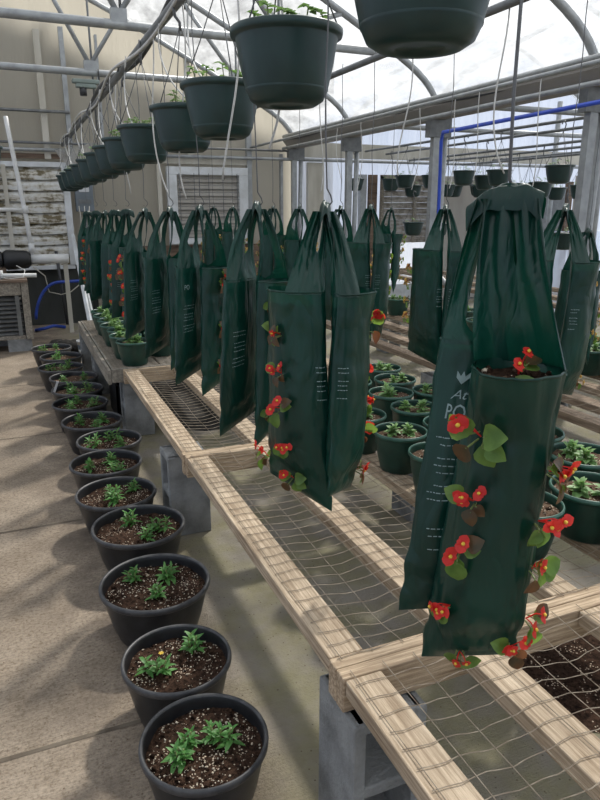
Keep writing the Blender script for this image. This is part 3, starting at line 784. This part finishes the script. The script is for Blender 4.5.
# bag 2
def ray_pt(u, v, dep):
    x = (u - 300) / F; y = -(v - 400) / F; yaw = radians(22.85)
    fw = cos(PITCH) + y * sin(PITCH); up = -sin(PITCH) + y * cos(PITCH)
    return V((dep * (sin(yaw) * fw + cos(yaw) * x), dep * (cos(yaw) * fw - sin(yaw) * x), 1.5 + dep * up))
def v_bag(x, y, z, label, group, seed, vd, flowers, bank=None, res=.8, zb=.745, half=.066, lw=.055):
    """two pouches opening like a book towards direction vd, straps gathered in front of the split"""
    e = V((cos(vd + pi / 2), sin(vd + pi / 2), 0)); c = V((x, y, 0))
    r = random.Random(seed)
    A = Pouch(c - e * (half + .004) + V((0, 0, z - .188)), c - e * (half - .006) + V((0, 0, zb + .012)), vd - radians(31), .082, .046, seed, -.4, .25)
    B = Pouch(c + e * (half - .004) + V((0, 0, z - .192)), c + e * (half - .018) + V((0, 0, zb + .015)), vd + radians(70), .080, .050, seed + 1, -.3, .25)
    A.sdir = vd + radians(8); B.sdir = vd - radians(20); A.th0 = .62; B.th0 = pi + .05
    for P in (A, B): P.hole = (.5, .88, .10); P.span = .92; P.topw = .40; P.taper = .9
    return make_bag(label, (x, y, z), [A, B], group, seed, [(0, 'lines', .42, .66, .035, .022, 6), (1, 'lines', 2.75, .66, .035, .022, 6)], flowers, bank, lw, res, vd + pi / 2)
v_bag(.70, 1.505, 1.492, 'green planter bag splitting in two, red begonias both sides, in the picture middle', None, 2, radians(245),
    [(0, 1.75, .80, 5, .8), (0, 1.7, .62, 1, .9), (0, 1.75, .45, 2, 1.1), (0, 1.6, .28, 3, 1.05), (0, 1.6, .09, 0, 1.0), (0, 3.0, .10, 4, 1.0),
     (1, .35, .80, 0, 1.25), (1, .3, .60, 2, 1.0), (1, .3, .43, 3, 1.0), (1, .3, .27, 1, 1.1), (1, .4, .10, 5, 1.0)], res=1, lw=.06)
# the other bags of the row
def pair_bag(x, y, z, label, group, seed, phR=-72, phL=126, dx=.062, dy=.022, hgt=.715, flow=True, bank=None, res=.8, sc=1, both=False, texts=True, lw=.045, sh=0, aR=.080, ths=(1.55, .6)):
    r = random.Random(seed)
    ra = radians(phR + r.uniform(-9, 9)); la = radians(phL + r.uniform(-9, 9))
    zt = z - .205 - r.uniform(0, .02)
    dr = dx * .72; x += sh
    A = Pouch((x + dr, y - dy, zt), (x + dr + r.uniform(-.012, .012), y - dy, z - hgt + r.uniform(-.015, .015)), ra, aR, .044, seed, r.uniform(.2, .7), .5)
    B = Pouch((x - dx * .8, y + dy, zt + .004), (x - dx * .98 - r.uniform(.0, .015), y + dy, z - hgt + .035 + r.uniform(-.015, .015)), la, .080, .036, seed + .5, -r.uniform(.1, .35))
    A.hole = (.05, .92, .5); B.hole = (.35, .92, .3)
    ks = [.86, .70, .53, .36, .2, .07]
    fl = fcol(0, ths, ks[:5], seed, sc) + ([(0, 1.6, .95, seed, .9)] if flow else [])
    fl = [f for f in fl if r.random() < .82]
    if both: fl += fcol(1, [2.2], ks[:5], seed + 2, sc)
    return make_bag(label, (x - sh, y, z), [A, B], group, seed, [(1, 'lines', 5.15, .66, .05, .026, 8), (1, 'PO', 5.2, .80, .022, .06, 1)][:2 if seed == 11 else 1] if texts else [], fl if flow else [], bank, lw, res)
G1 = 'planter bags with red begonias above the near bench'
R1 = [2.0, 2.684, 3.239, 3.887, 4.524, 5.069, 5.626, 6.238, 6.943]
for i, y in enumerate(R1):
    lab = 'green planter bag with red begonias in the long row, ' + ('just behind the middle bag' if i == 0 else 'farthest, below the grey meter box' if i == 8 else '%s along from the camera' % ORD[i + 2])
    pair_bag(.70, y, 1.495 - .0075 * i, lab, G1, 10 + i, res=.8 if i < 4 else .55, sc=1.0 if i < 3 else 1.1, texts=i < 5, **(dict(phR=-64, aR=.074, ths=(2.25, 1.75)) if i == 0 else dict(phR=-64, aR=.074, ths=(1.7, 1.15)) if i == 1 else dict(phR=-54, sh=-.024, aR=.064, ths=(1.95, 1.3)) if i < 4 or i == 6 else dict(phR=-90, phL=88, dx=.008, dy=.055, sh=-.022, aR=.062, ths=(2.2, 1.3))))
for i, y in enumerate([.872, 1.505] + R1): hanger(.70 + (.015 if i == 0 else 0), y, 1.51, 2.25, 'thin wire holding up the %s bag of the near row' % (ORD[i] if i else 'biggest, nearest'))
G2 = 'planter bags in the row beyond the near bench'
R2 = [(1.95, 2.03), (1.9, 2.74), (1.9, 3.47), (1.9, 3.86), (1.9, 4.52), (1.9, 5.05), (1.9, 6.1), (1.9, 6.75)]
for i, (x, y) in enumerate(R2):
    lab = 'green planter bag with yellowish begonias in the second row, ' + (['right edge behind the biggest bag', 'against the blue pipe post'][i] if i < 2 else '%s from the right' % ORD[i])
    if i < 3:
        v_bag(x, y, 1.49, lab, G2, 40 + i, radians((226, 236, 240)[i]), [f for f in fcol(0, [2.9], [.82, .66, .5, .34, .18], i, .85) + fcol(1, [.3], [.84, .66, .5, .3, .12], i + 2, .85) if rnd.random() < .8], BEGY, .7, .75, (.088 if i == 0 else .068))
    else: pair_bag(x, y, 1.485, lab, G2, 40 + i, phR=-45, phL=198, dx=.06, dy=.02, bank=BEGY, both=True, res=.6, hgt=.73, sc=.8)
    hanger(x, y, 1.50, 2.27, 'thin wire holding up the %s bag of the second row' % (ORD[i] if i else 'right-hand'))
pair_bag(3.25, 5.55, 1.47, 'planter bag hanging alone far off over the bench across the aisle', None, 61, phR=-30, phL=200, bank=BEGY, both=True, res=.6)
hanger(3.25, 5.55, 1.48, 2.27, 'thin wire holding up the lone bag over the bench across the aisle')
pair_bag(3.05, 2.98, 1.36, 'planter bag half out of the picture behind the right-hand post', None, 62, phR=-30, phL=200, bank=BEGY, res=.6)
hanger(3.05, 2.98, 1.37, 2.27, 'thin wire holding up the bag half out of the picture')
pipe_run('hanger_pipe', [(1.9, -1, 2.27), (1.9, 9.2, 2.25)], .018, 'steel_dark', 'overhead pipe carrying the second row of bags', 'pipe')
pipe_run('hanger_pipe', [(3.15, -1, 2.285), (3.15, 9.2, 2.27)], .016, 'steel', 'overhead pipe beside the gutter above the aisle bench', 'pipe')

# ------------------------------------------------------------------ hanging baskets
def basket_proto(D, h, nplant, seed, detail=True):
    R = D / 2; r = random.Random(seed)
    t = thing('hanging_basket', '', 'hanging basket')
    m = MB(); lip = .02
    prof = [(.0, .004), (R * .30, .004), (R * .32, .0), (R * .52, .0), (R * .66, .012), (R * .72, .03), (R * .735, .034), (R * .84, h * .55), (R * .905, h - lip - .004), (R * .91, h - lip), (R * .985, h - lip + .001), (R, h - lip * .6), (R, h - .003), (R * .975, h), (R * .91, h - .003), (R * .90, h - .02), (R * .84, h - .07)]
    m.lathe(prof, 48 if detail else 24, capb=False); m.build('pot', 'basket', t)
    m = MB()
    m.lathe([(R * .738, .0335), (R * .746, .036), (R * .745, .039)], 48 if detail else 24, capb=False); m.build('saucer_edge', 'basket', t)
    m = MB(); m.grid(lambda u, v: (R * .9 * v * cos(2 * pi * u), R * .9 * v * sin(2 * pi * u), h - .02 + .006 * noise.noise((u * 8, v * 4, seed))), 16, 4, 0, True, True); m.build('soil', 'soil', t)
    m = MB(); ht = PZ - .05 - (1.91 - h)
    for k in range(3):
        a = k * 2.1 + .4; m.tube([(R * .96 * cos(a), R * .96 * sin(a), h - .012), (R * .48 * cos(a), R * .48 * sin(a), (h + ht) / 2 - .02), (.004 * cos(a), .004 * sin(a), ht - .02)], .0021, 5)
    m.tube([(0, 0, ht - .03), (0, 0, ht), (.018, 0, ht + .02), (.025, 0, ht + .05), (.008, 0, ht + .078), (-.016, 0, ht + .072), (-.024, 0, ht + .05)], .006, 6)
    m.build('hanger', 'hangwire', t)
    m = MB()
    for k in range(nplant):
        a = r.uniform(0, 6.28); rr = R * r.uniform(.2, .8); b = V((rr * cos(a), rr * sin(a), h - .02)); tp = b + V((r.uniform(-.03, .03), r.uniform(-.03, .03), r.uniform(.04, .075)))
        m.tube([b, tp], .0018, 4, 1, False)
        for q in range(5):
            aa = q * 1.3 + r.uniform(0, 1); m.leaf(tp - V((0, 0, .004 * q)), (cos(aa), sin(aa), .25), (0, 0, 1), r.uniform(.02, .034), .022, .35, 0, 4, .2, .8)
    m.build('plant', ['leaf_pale', 'stem'], t)
    return t
BH = .175
b0 = basket_proto(.28, BH, 9, 3)
KY = [1.085, 1.70, 2.37, 2.92, 3.63, 4.25, 4.75, 5.3, 5.95, 6.6, 7.25, 7.9, 8.5]
GB = 'hanging baskets on the overhead pipe'
for i, y in enumerate(KY):
    t = b0 if i == 0 else tree_copy(b0)
    x = .68 + (.03 if i in (2, 3) else 0)
    t.location = (x, y, 1.91 - BH - .006 * i + (.022 if i == 0 else .014 if i == 1 else 0)); t.rotation_euler.z = i * 1.1
    tag(t, 'dark green basket on the overhead pipe, ' + ('cut off by the top edge of the picture' if i == 0 else 'small leaves over its rim, second from camera' if i == 1 else '%s%s' % (ORD[i], ' and farthest' if i == 12 else ' from the camera')), 'hanging basket', GB)
    if i:                                     # drip tube from the supply line into the basket
        m = MB(); s = -1 if i % 2 else 1
        p0 = V((x - .03, y + .25, PZ - .02)); p3 = V((x - .09 * s * .6, y - .03, 1.90 - .006 * i))
        p1 = p0 + V((-.03, .03, -.20)); p2 = p3 + V((-.02, .10, .05))
        m.tube([p0 * (1 - q) ** 3 + p1 * 3 * q * (1 - q) ** 2 + p2 * 3 * q * q * (1 - q) + p3 * q ** 3 for q in [k / 12 for k in range(13)]], .0035, 5)
        tag(m.build('drip_tube', 'tube_white'), 'thin white drip tube looping into the %s basket of the near pipe' % ORD[i], 'tube', 'drip tubes')
fb = basket_proto(.28, .17, 4, 8, False)
FBK = [(4.865, 5.196, 1.873), (5.657, 6.313, 1.764), (6.6, 6.65, 1.752), (5.05, 6.95, 1.905), (4.979, 6.22, 1.88), (6.3, 8.9, 1.80), (5.16, 7.793, 1.89), (5.076, 8.327, 1.909), (5.6, 8.95, 1.80), (5.25, 9.0, 1.885), (4.65, 9.0, 1.88), (6.75, 8.9, 1.82), (6.615, 7.624, 1.738), (7.2, 8.95, 1.83), (6.3, 7.5, 1.777), (6.9, 8.4, 1.74), (4.85, 7.7, 1.30), (5.35, 7.85, 1.28), (5.2, 5.4, 1.24), (6.6, 8.0, 1.26), (5.95, 8.6, 1.80), (6.45, 8.45, 1.79), (7.45, 8.6, 1.8), (7.1, 7.6, 1.75), (7.0, 6.9, 1.77), (5.4, 7.0, 1.86)]
pos = sorted(FBK, key=lambda p: math.atan2(p[0], p[1]))
for i, (x, y, z) in enumerate(FBK):
    t = fb if i == 0 else tree_copy(fb)
    rank = pos.index((x, y, z)); low = z < 1.5
    t.location = (x, y, z - .17); t.rotation_euler.z = i * .9
    tag(t, 'dark hanging basket in the far bay beyond the gutter, %s from the left%s' % (ORD[rank].replace('nearest', 'first'), ', hung low' if low else ''), 'hanging basket', 'baskets in the far bay')
for i, (x, z) in enumerate(((4.9, 2.27), (5.25, 2.24), (5.65, 2.16), (6.3, 2.17), (6.62, 2.12), (7.2, 2.2), (7.9, 2.25))):
    m = MB(); m.tube([(x, 1.0, z), (x + .02, 9.2, z)], .016, 6)
    tag(m.build('hanger_pipe', 'steel_dark'), 'overhead pipe in the far bay, %s from the gutter' % ORD[i].replace('nearest', 'first'), 'pipe')
for i, (x, y) in enumerate(((5.9, 5.7), (7.4, 6.2), (8.6, 6.6), (8.3, 9.0), (6.1, 9.15), (9.0, 7.9))):
    m = MB(); m.tube([(0, 0, 0), (0, 0, ZG + .7)], .04, 8); o = m.build('steel_post', 'steel'); o.location = (x, y, 0)
    tag(o, 'round steel post in the far bay, %s from the left' % ['first', 'third', 'fifth', 'fourth', 'second', 'sixth'][i], 'post')
for i, y in enumerate((5.7, 7.5)):
    m = MB(); m.tube([(3.9, y, 2.42), (10.1, y, 2.42)], .03, 8)
    tag(m.build('cross_pipe', 'steel'), 'pipe crossing the far bay at gutter height, %s' % ['nearer', 'farther'][i], 'pipe')
# left-edge basket
t = tree_copy(b0); t.location = (-.13, 5.5, 1.91 - BH); tag(t, 'dark hanging basket cut off by the left edge of the picture', 'hanging basket')

# loose white tubes hanging from above around the bags
LT = [(.71, 1.85, 2.26, 1.62), (.69, 2.15, 2.26, 1.55), (.72, 2.9, 2.26, 1.5), (.70, 3.4, 2.26, 1.5), (.71, 4.7, 2.25, 1.55), (1.91, 4.2, 2.255, 1.55), (3.15, 4.5, 2.275, 1.6), (3.16, 5.0, 2.275, 1.6), (1.9, 3.1, 2.26, 1.62), (1.91, 2.4, 2.26, 1.6), (3.15, 6.5, 2.272, 1.7), (3.15, 3.6, 2.28, 1.55), (3.14, 4.2, 2.28, 1.65), (3.15, 6.0, 2.273, 1.6)]
for i, (x, y, z1, z0) in enumerate(LT):
    m = MB(); pts = []
    for k in range(14):
        q = k / 13; pts.append((x + .05 * q * sin(q * 4 + i), y + .04 * q * cos(q * 3 + i * 2), z1 + (z0 - z1) * q + (.0 if q < .85 else .2 * (q - .85))))
    m.tube(pts, .0035, 5)
    tag(m.build('drip_tube', 'tube_white'), 'loose pale drip tube dangling above the bags, %s from the camera' % ORD[sorted(range(len(LT)), key=lambda k: LT[k][1]).index(i)], 'tube', 'loose drip tubes')

# ------------------------------------------------------------------ end wall equipment
t = thing('louver_shutter', 'large white wall shutter with grimy slats at the left', 'shutter', (-.05, YB - .06, .72))
m = MB()
m.span((-1.6, -.05, 0), (.77, .03, .05)); m.span((-1.6, -.05, 1.24), (.80, .03, 1.30)); m.span((.71, -.06, .052), (.79, .03, 1.238)); m.build('frame', 'white_paint', t, .004)
for k in range(9):
    z = .06 + k * .131
    m = MB()
    def sl(u, v, z=z, k=k): 
        x = -1.58 + u * 2.29; return (x, -.045 + .06 * v - .03 * sin(v * pi) ** 2, z + .135 * v - .018 * sin(pi * min(1, (u * 2.29 % .78) / .78)) * (1 - v) )
    m.grid(sl, 30, 5); m.build('slat', 'louver', t)
m = MB(); m.span((.02, -.075, .02), (.07, -.05, 1.26)); m.build('tie_bar', 'board_white', t)
t = thing('fan_housing', 'framed exhaust fan with wire guard on the end wall behind the bags', 'fan', (2.53, YB - .06, 1.0))
m = MB()
m.span((-.56, -.06, .0), (.56, .02, .08)); m.span((-.56, -.06, .90), (.56, .02, 1.0)); m.span((-.56, -.058, .08), (-.43, .018, .90)); m.span((.43, -.058, .08), (.56, .018, .90)); m.build('frame', 'white_paint', t, .004)
for k in range(9):
    m = MB(); z = .09 + k * .09; m.grid(lambda u, v: (-.43 + .86 * u, -.02 + .03 * v, z + .085 * v), 4, 2, 0, False); m.build('slat', 'beige', t)
m = MB()
for k in range(19): m.tube([(-.43, -.062, .09 + k * .045), (.43, -.062, .09 + k * .045)], .003, 4)
for k in range(5): m.tube([(-.40 + k * .2, -.065, .08), (-.40 + k * .2, -.065, .92)], .005, 4)
m.build('wire_guard', 'steel_dark', t)
t = thing('meter_box', 'grey metal meter box on the end wall above the farthest bags', 'meter box', (.905, YB - .07, 1.43))
m = MB(); m.span((-.11, -.06, 0), (.11, .06, .38)); m.build('body', 'grey_box', t, .01)
m = MB(); m.span((-.06, -.068, .24), (.06, -.058, .31)); m.build('window', 'white_paint', t)
m = MB(); m.span((-.075, -.066, .10), (.075, -.059, .15)); m.build('panel', 'steel_dark', t)
m = MB(); m.tube([(0, 0, 0), (.0, .0, -.5), (-.02, .02, -1.4)], .014, 6); m.build('conduit', 'steel_dark', t)
m = MB()
for k in range(3):
    m.tube([(.82 + .05 * k + .01 * sin(q * 1.7 + k), YB - .2 - .08 * k, 1.5 - q * .15) for q in range(8)], .006, 5)
tag(m.build('dried_vine', 'board_white'), 'pale dried vine stems hanging down below the meter box', 'vine')
# slatted crate with pump
t = thing('slatted_crate', 'grey timber crate with a louvered front at the left edge', 'crate', (-.30, 7.9, 0))
m = MB(); m.span((-.5, -.28, .13), (.325, .3, .17)); m.span((-.5, -.298, .60), (.325, .298, .733)); m.span((.33, -.30, .13), (.40, -.24, .735)); m.span((.33, .24, .13), (.40, .3, .735)); m.build('frame', 'wood_grey', t, .004)
m = MB(); m.span((-.5, -.22, .17), (.34, -.2, .6)); m.span((.36, -.24, .17), (.38, .24, .6)); m.build('lining', 'board_grey', t)
for k in range(9):
    m = MB(); z = .19 + k * .046; m.box((-.09, -.245, z), (.82, .045, .012), 0, Matrix.Rotation(.6, 3, 'X')); m.build('slat', 'crate_slat', t)
m = MB(); m.span((.26, -.29, .17), (.30, -.265, .6)); m.build('stile', 'crate_slat', t)
m = MB(); m.span((.14, -.28, 0), (.38, -.1, .13)); m.span((-.5, .1, 0), (.38, .28, .13)); m.build('foot', 'block', t)
m = MB(); m.span((-.52, -.32, .735), (.40, .31, .76)); m.build('top_board', 'brown_wood', t)
t = thing('water_pump', 'black cylindrical pump with white pipe stub on top of the crate', 'pump', (-.2, 8.55, .80))
m = MB(); m.tube([(-.6, 0, .1), (.05, 0, .1), (.07, 0, .1)], [.09, .09, .10], 16); m.tube([(.07, 0, .1), (.12, 0, .1), (.34, 0, .1), (.38, 0, .1)], [.08, .115, .10, .07], 16); m.build('body', 'black_rubber', t)
m = MB(); m.tube([(.36, 0, .1), (.80, 0, .1)], .055, 12); m.build('outlet', 'white_pvc', t)
m = MB(); m.span((-.4, -.095, .07), (-.31, -.085, .11)); m.span((-.25, -.095, .08), (-.12, -.085, .115)); m.build('sticker', 'tag', t)
m = MB(); m.span((-.45, -.05, -.8), (-.35, .05, .03)); m.span((.0, -.05, -.8), (.1, .05, .03)); m.build('stand', 'brown_wood', t)
t = thing('pipe_fitting', 'white plastic valve manifold lying on the crate top', 'pipe fitting', (-.05, 7.75, .76))
m = MB(); m.tube([(-.3, 0, .04), (.25, -.03, .03)], .022, 8); m.build('pipe', 'white_pvc', t)
m = MB(); m.tube([(-.11, 0, .0), (-.11, 0, .09)], .035, 10); m.build('valve', 'white_pvc', t)
m = MB(); m.tube([(-.1, -.04, .02), (0, -.1, .01), (.12, -.08, .02), (.14, .04, .08), (.06, .06, .13)], .006, 6); m.build('cord', 'tube_white', t)
t = thing('riser_pipe', 'white plastic plumbing rising in front of the wall shutter', 'pipe', (.20, 8.55, 0))
m = MB(); m.tube([(0, 0, .88), (-.02, 0, 1.35), (-.10, 0, 2.2), (-.12, 0, 2.45)], .025, 8); m.build('riser', 'white_pvc', t)
m = MB(); m.tube([(-.9, 0, 1.46), (-.03, 0, 1.46)], .022, 8); m.build('branch', 'white_pvc', t)
m = MB(); m.tube([(0, 0, 1.08), (0, 0, .98)], .034, 8); m.build('coupling', 'white_pvc', t); m = MB(); m.tube([(-.022, 0, 1.5), (-.02, 0, 1.42)], .034, 8); m.build('coupling', 'white_pvc', t)
for i, (a, b) in enumerate((((.675, 8.6, 1.17), (.655, 6.75, .02)), ((.70, 8.35, .92), (.70, 6.8, .02)))):
    m = MB(); m.tube([a, b], .024, 4); tag(m.build('metal_channel', 'white_paint'), 'pale metal channel leaning by the far bench, %s' % ['taller one', 'shorter one'][i], 'metal bar')
t = thing('slim_upright', 'pale upright pipe against the dark lower wall behind the pots', 'post', (.56, 8.6, 0)); m = MB(); m.span((-.025, -.025, 0), (.025, .025, .86)); m.build('post', 'board_white', t)  # pipe dropping from the pump outlet, built as a square upright
m = MB(); m.span((-.03, -.03, 0), (.03, .03, .9)); o = m.build('slim_upright', 'wood_grey'); o.location = (1.0, YB - .1, 0); tag(o, 'thinner timber post beside the blue hose on the lower wall', 'post')
m = MB(); m.tube([(.50, YB - .12, .95), (.53, YB - .12, .35), (.55, YB - .12, .01)], .02, 6); tag(m.build('black_cable', 'hose_black'), 'black cable hanging down the dark lower wall', 'cable')
m = MB(); pts = []
for k in range(25):
    q = k / 24; a = 2.6 * q
    pts.append((.17 + .9 * q ** 1.6 - .0 * a, YB - .25 - .15 * (1 - q), .14 + .44 * sin(min(1, q * 1.9) * pi / 2)))
m.tube(pts, .019, 8); m.tube([(.15, YB - .5, .02), (.25, YB - .6, .05), (.36, YB - .5, .06), (.5, YB - .4, .02)], .02, 8)
tag(m.build('blue_hose', 'blue'), 'blue hose curving over the dark lower wall behind the pots', 'hose')
m = MB(); m.tube([(.2, YB - .3, .78), (.33, YB - .3, .66), (.36, YB - .3, .46), (.5, YB - .3, .42), (.62, YB - .3, .45), (.85, YB - .3, .62)], .007, 5); tag(m.build('rope', 'board_white'), 'pale rope hung in a loop beside the blue hose', 'rope')
m = MB()
def sh(u, v):
    x = .60 + .62 * u * (1 - .55 * v) + .28 * v; return (x, YB - .16 - .05 * noise.noise((u * 3, v * 3, 1)), 2.16 + .12 * u - (.44 - .1 * u) * v + .03 * noise.noise((u * 5, v * 4, 2)))
m.grid(sh, 16, 12); tag(m.build('plastic_sheet', 'sheet_film'), 'crumpled clear plastic sheet hanging above the shutter corner', 'plastic sheet')
t = thing('pulley_box', 'small grey green fixture hung on the wall pipe at the left', 'fixture', (.84, 7.45, 2.60))
m = MB(); m.span((-.13, -.04, .06), (.13, .04, .10)); m.span((-.10, -.035, .02), (.10, .035, .06)); m.build('cover', 'lampgreen', t, .01)
m = MB(); m.tube([(-.03, 0, -.05), (-.03, 0, .03)], .035, 8); m.build('pulley', 'hose_black', t); m = MB(); m.tube([(.13, 0, .1), (.13, 0, .2)], .008, 5); m.build('bolt', 'hose_black', t)
# far right wall: louver, door, posts, low white sheet
t = thing('slat_shutter', 'stained wooden slatted shutter on the far wall right of the middle', 'shutter', (5.72, YB - .05, .95))
m = MB(); m.span((-.5, -.04, -.05), (-.46, .02, .98)); m.span((.46, -.04, -.05), (.5, .02, .98)); m.span((-.5, -.04, .94), (.5, .02, 1.0)); m.span((.06, -.06, 0), (.11, -.03, .95)); m.build('frame', 'wood_grey', t)
for k in range(11):
    m = MB(); z = k * .086; m.grid(lambda u, v: (-.46 + .92 * u, -.02 - .0 + .03 * v, z + .083 * v), 4, 2, 0, False); m.build('slat', 'louver_brown', t)
m = MB(); m.span((6.24, YB - .06, .02), (7.25, YB - .01, 1.95)); o = m.build('door_1', 'beige', None, .004); o['kind'] = 'structure'
m = MB(); m.span((7.12, YB - .09, 1.35), (7.16, YB - .06, 1.5)); trim(m, 'hose_black')
for x, w, mt, z1 in ((5.10, .13, 'brown_wood', 1.95), (4.93, .11, 'steel', 1.95), (6.2, .05, 'board_white', 2.0), (7.28, .06, 'board_white', 2.05), (8.25, .10, 'brown_wood', 1.9), (8.95, .12, 'brown_wood', 1.9), (8.6, .5, 'steel_dark', 1.8), (9.35, .5, 'beige', 2.0), (4.15, .25, 'board_white', 2.1)):
    m = MB(); m.span((x - w / 2, YB - .05, 0), (x + w / 2, YB + .02, z1)); trim(m, mt)
m = MB(); m.span((3.95, YB - .02, 0), (XR, YB + .02, .30)); trim(m, 'white_paint')
m = MB(); m.grid(lambda u, v: (6.6 + 2.2 * u, 7.4 - .8 * u, .02 + 1.15 * v), 2, 2); tag(m.build('plastic_curtain', 'wall_film'), 'milky plastic curtain standing behind the far bench', 'plastic sheet')
m = MB(); m.tube([(3.95, 6.1, 1.0), (4.2, 5.0, .2), (4.28, 4.65, .02)], .03, 8); tag(m.build('leaning_pipe', 'steel'), 'steel pipe leaning down behind the bench across the aisle', 'pipe')
# clutter at the far end of the pot row
t = thing('plastic_tub', 'white plastic tub on the floor beyond the far bench end', 'tub', (.585, 7.25, 0)); m = MB(); m.lathe([(.06, 0), (.075, .13), (.08, .13), (.08, .145), (.072, .145), (.065, .03)], 20); m.build('tub', 'white_pvc', t)
m = MB(); m.lathe([(.068, .05), (.0735, .1)], 20, capb=False); m.build('band', 'grey_box', t)
t = thing('black_crate', 'black plastic nursery crate under the grey bench', 'crate', (.70, 4.95, 0))
m = MB(); m.span((-.13, -.2, 0), (.13, .2, .02)); m.span((-.13, -.2, 0), (-.115, .2, .26)); m.span((.115, -.2, 0), (.13, .2, .26)); m.span((-.13, -.2, 0), (.13, -.185, .26)); m.span((-.13, .185, 0), (.13, .2, .26)); m.build('shell', 'black_rubber', t)
m = MB(); m.span((-.07, -.05, 0), (.07, .05, .05)); o = m.build('lime_tray', 'lime', None, .01); o.location = (.86, 5.35, 0); tag(o, 'bright green plastic tray on the floor under the far bench', 'tray')
for k in range(9):
    r = random.Random(k); m = MB(); m.ball((0, 0, .03), r.uniform(.05, .09), 0, 8, (1.2, 1, .7))
    for q in range(len(m.v)): m.v[q] += V([.02 * noise.noise(m.v[q] * 14 + V((k, 0, j))) for j in range(3)])
    o = m.build('rubble_lump', 'dirt'); o.location = (.33 + .09 * (k % 5), 7.3 + .25 * (k // 5) + .05 * (k % 3), .02); tag(o, 'dark rubble lump on the floor behind the farthest pot, %s from the left' % ORD[k].replace('nearest', 'first'), 'rubble', 'rubble by the end wall')

# ------------------------------------------------------------------ outside: ground and a neighbouring roof that shades the end wall
m = MB(); m.grid(lambda u, v: (-30 + 70 * u, -30 + 70 * v, -.21), 1, 1); g = m.build('ground', 'beige'); g['kind'] = 'structure'

m = MB()
b = len(m.v)
for y in (10.4, 13):
    m.v += [V((-6, y, -.2)), V((4.97, y, -.2)), V((4.97, y, 4.24)), V((-1.2, y, 6.55)), V((-6, y, 4.8))]
m.face([b + k for k in range(5)]); m.face([b + 9 - k for k in range(5)])
for k in range(5): m.face((b + k, b + (k + 1) % 5, b + 5 + (k + 1) % 5, b + 5 + k))
m.span((1.84, 10.42, 5.0), (1.98, 10.8, 5.56))
g = m.build('neighbouring_shed', 'beige'); g['kind'] = 'structure'
# ------------------------------------------------------------------ light
w = bpy.data.worlds.new('sky'); S.world = w; w.use_nodes = True; nt = w.node_tree
bg = nt.nodes['Background']
tc = N(nt, 'ShaderNodeTexCoord'); nz = N(nt, 'ShaderNodeTexNoise', Scale=2.2, Detail=5); L(nt, tc.outputs['Generated'], nz.inputs['Vector'])
L(nt, ramp(nt, nz.outputs['Fac'], [(.35, (.62, .76, 1.0)), (.6, (1, 1, 1))]), bg.inputs['Color'])
bg.inputs['Strength'].default_value = 1.15
sun = bpy.data.lights.new('sun', 'SUN'); sun.energy = 10; sun.angle = radians(3.5); sun.color = (1, .94, .84)
so = bpy.data.objects.new('sun', sun); COL.objects.link(so)
so.rotation_euler = V((-.50, -.42, -.76)).to_track_quat('-Z', 'Y').to_euler()

vs = S.view_settings
S.display_settings.display_device = 'sRGB'
vs.view_transform = 'Standard'; vs.look = 'None'; vs.gamma = 1; vs.use_curve_mapping = False
vs.exposure = -.55
S.cycles.max_bounces = 10; S.cycles.transparent_max_bounces = 24; S.cycles.use_denoising = True
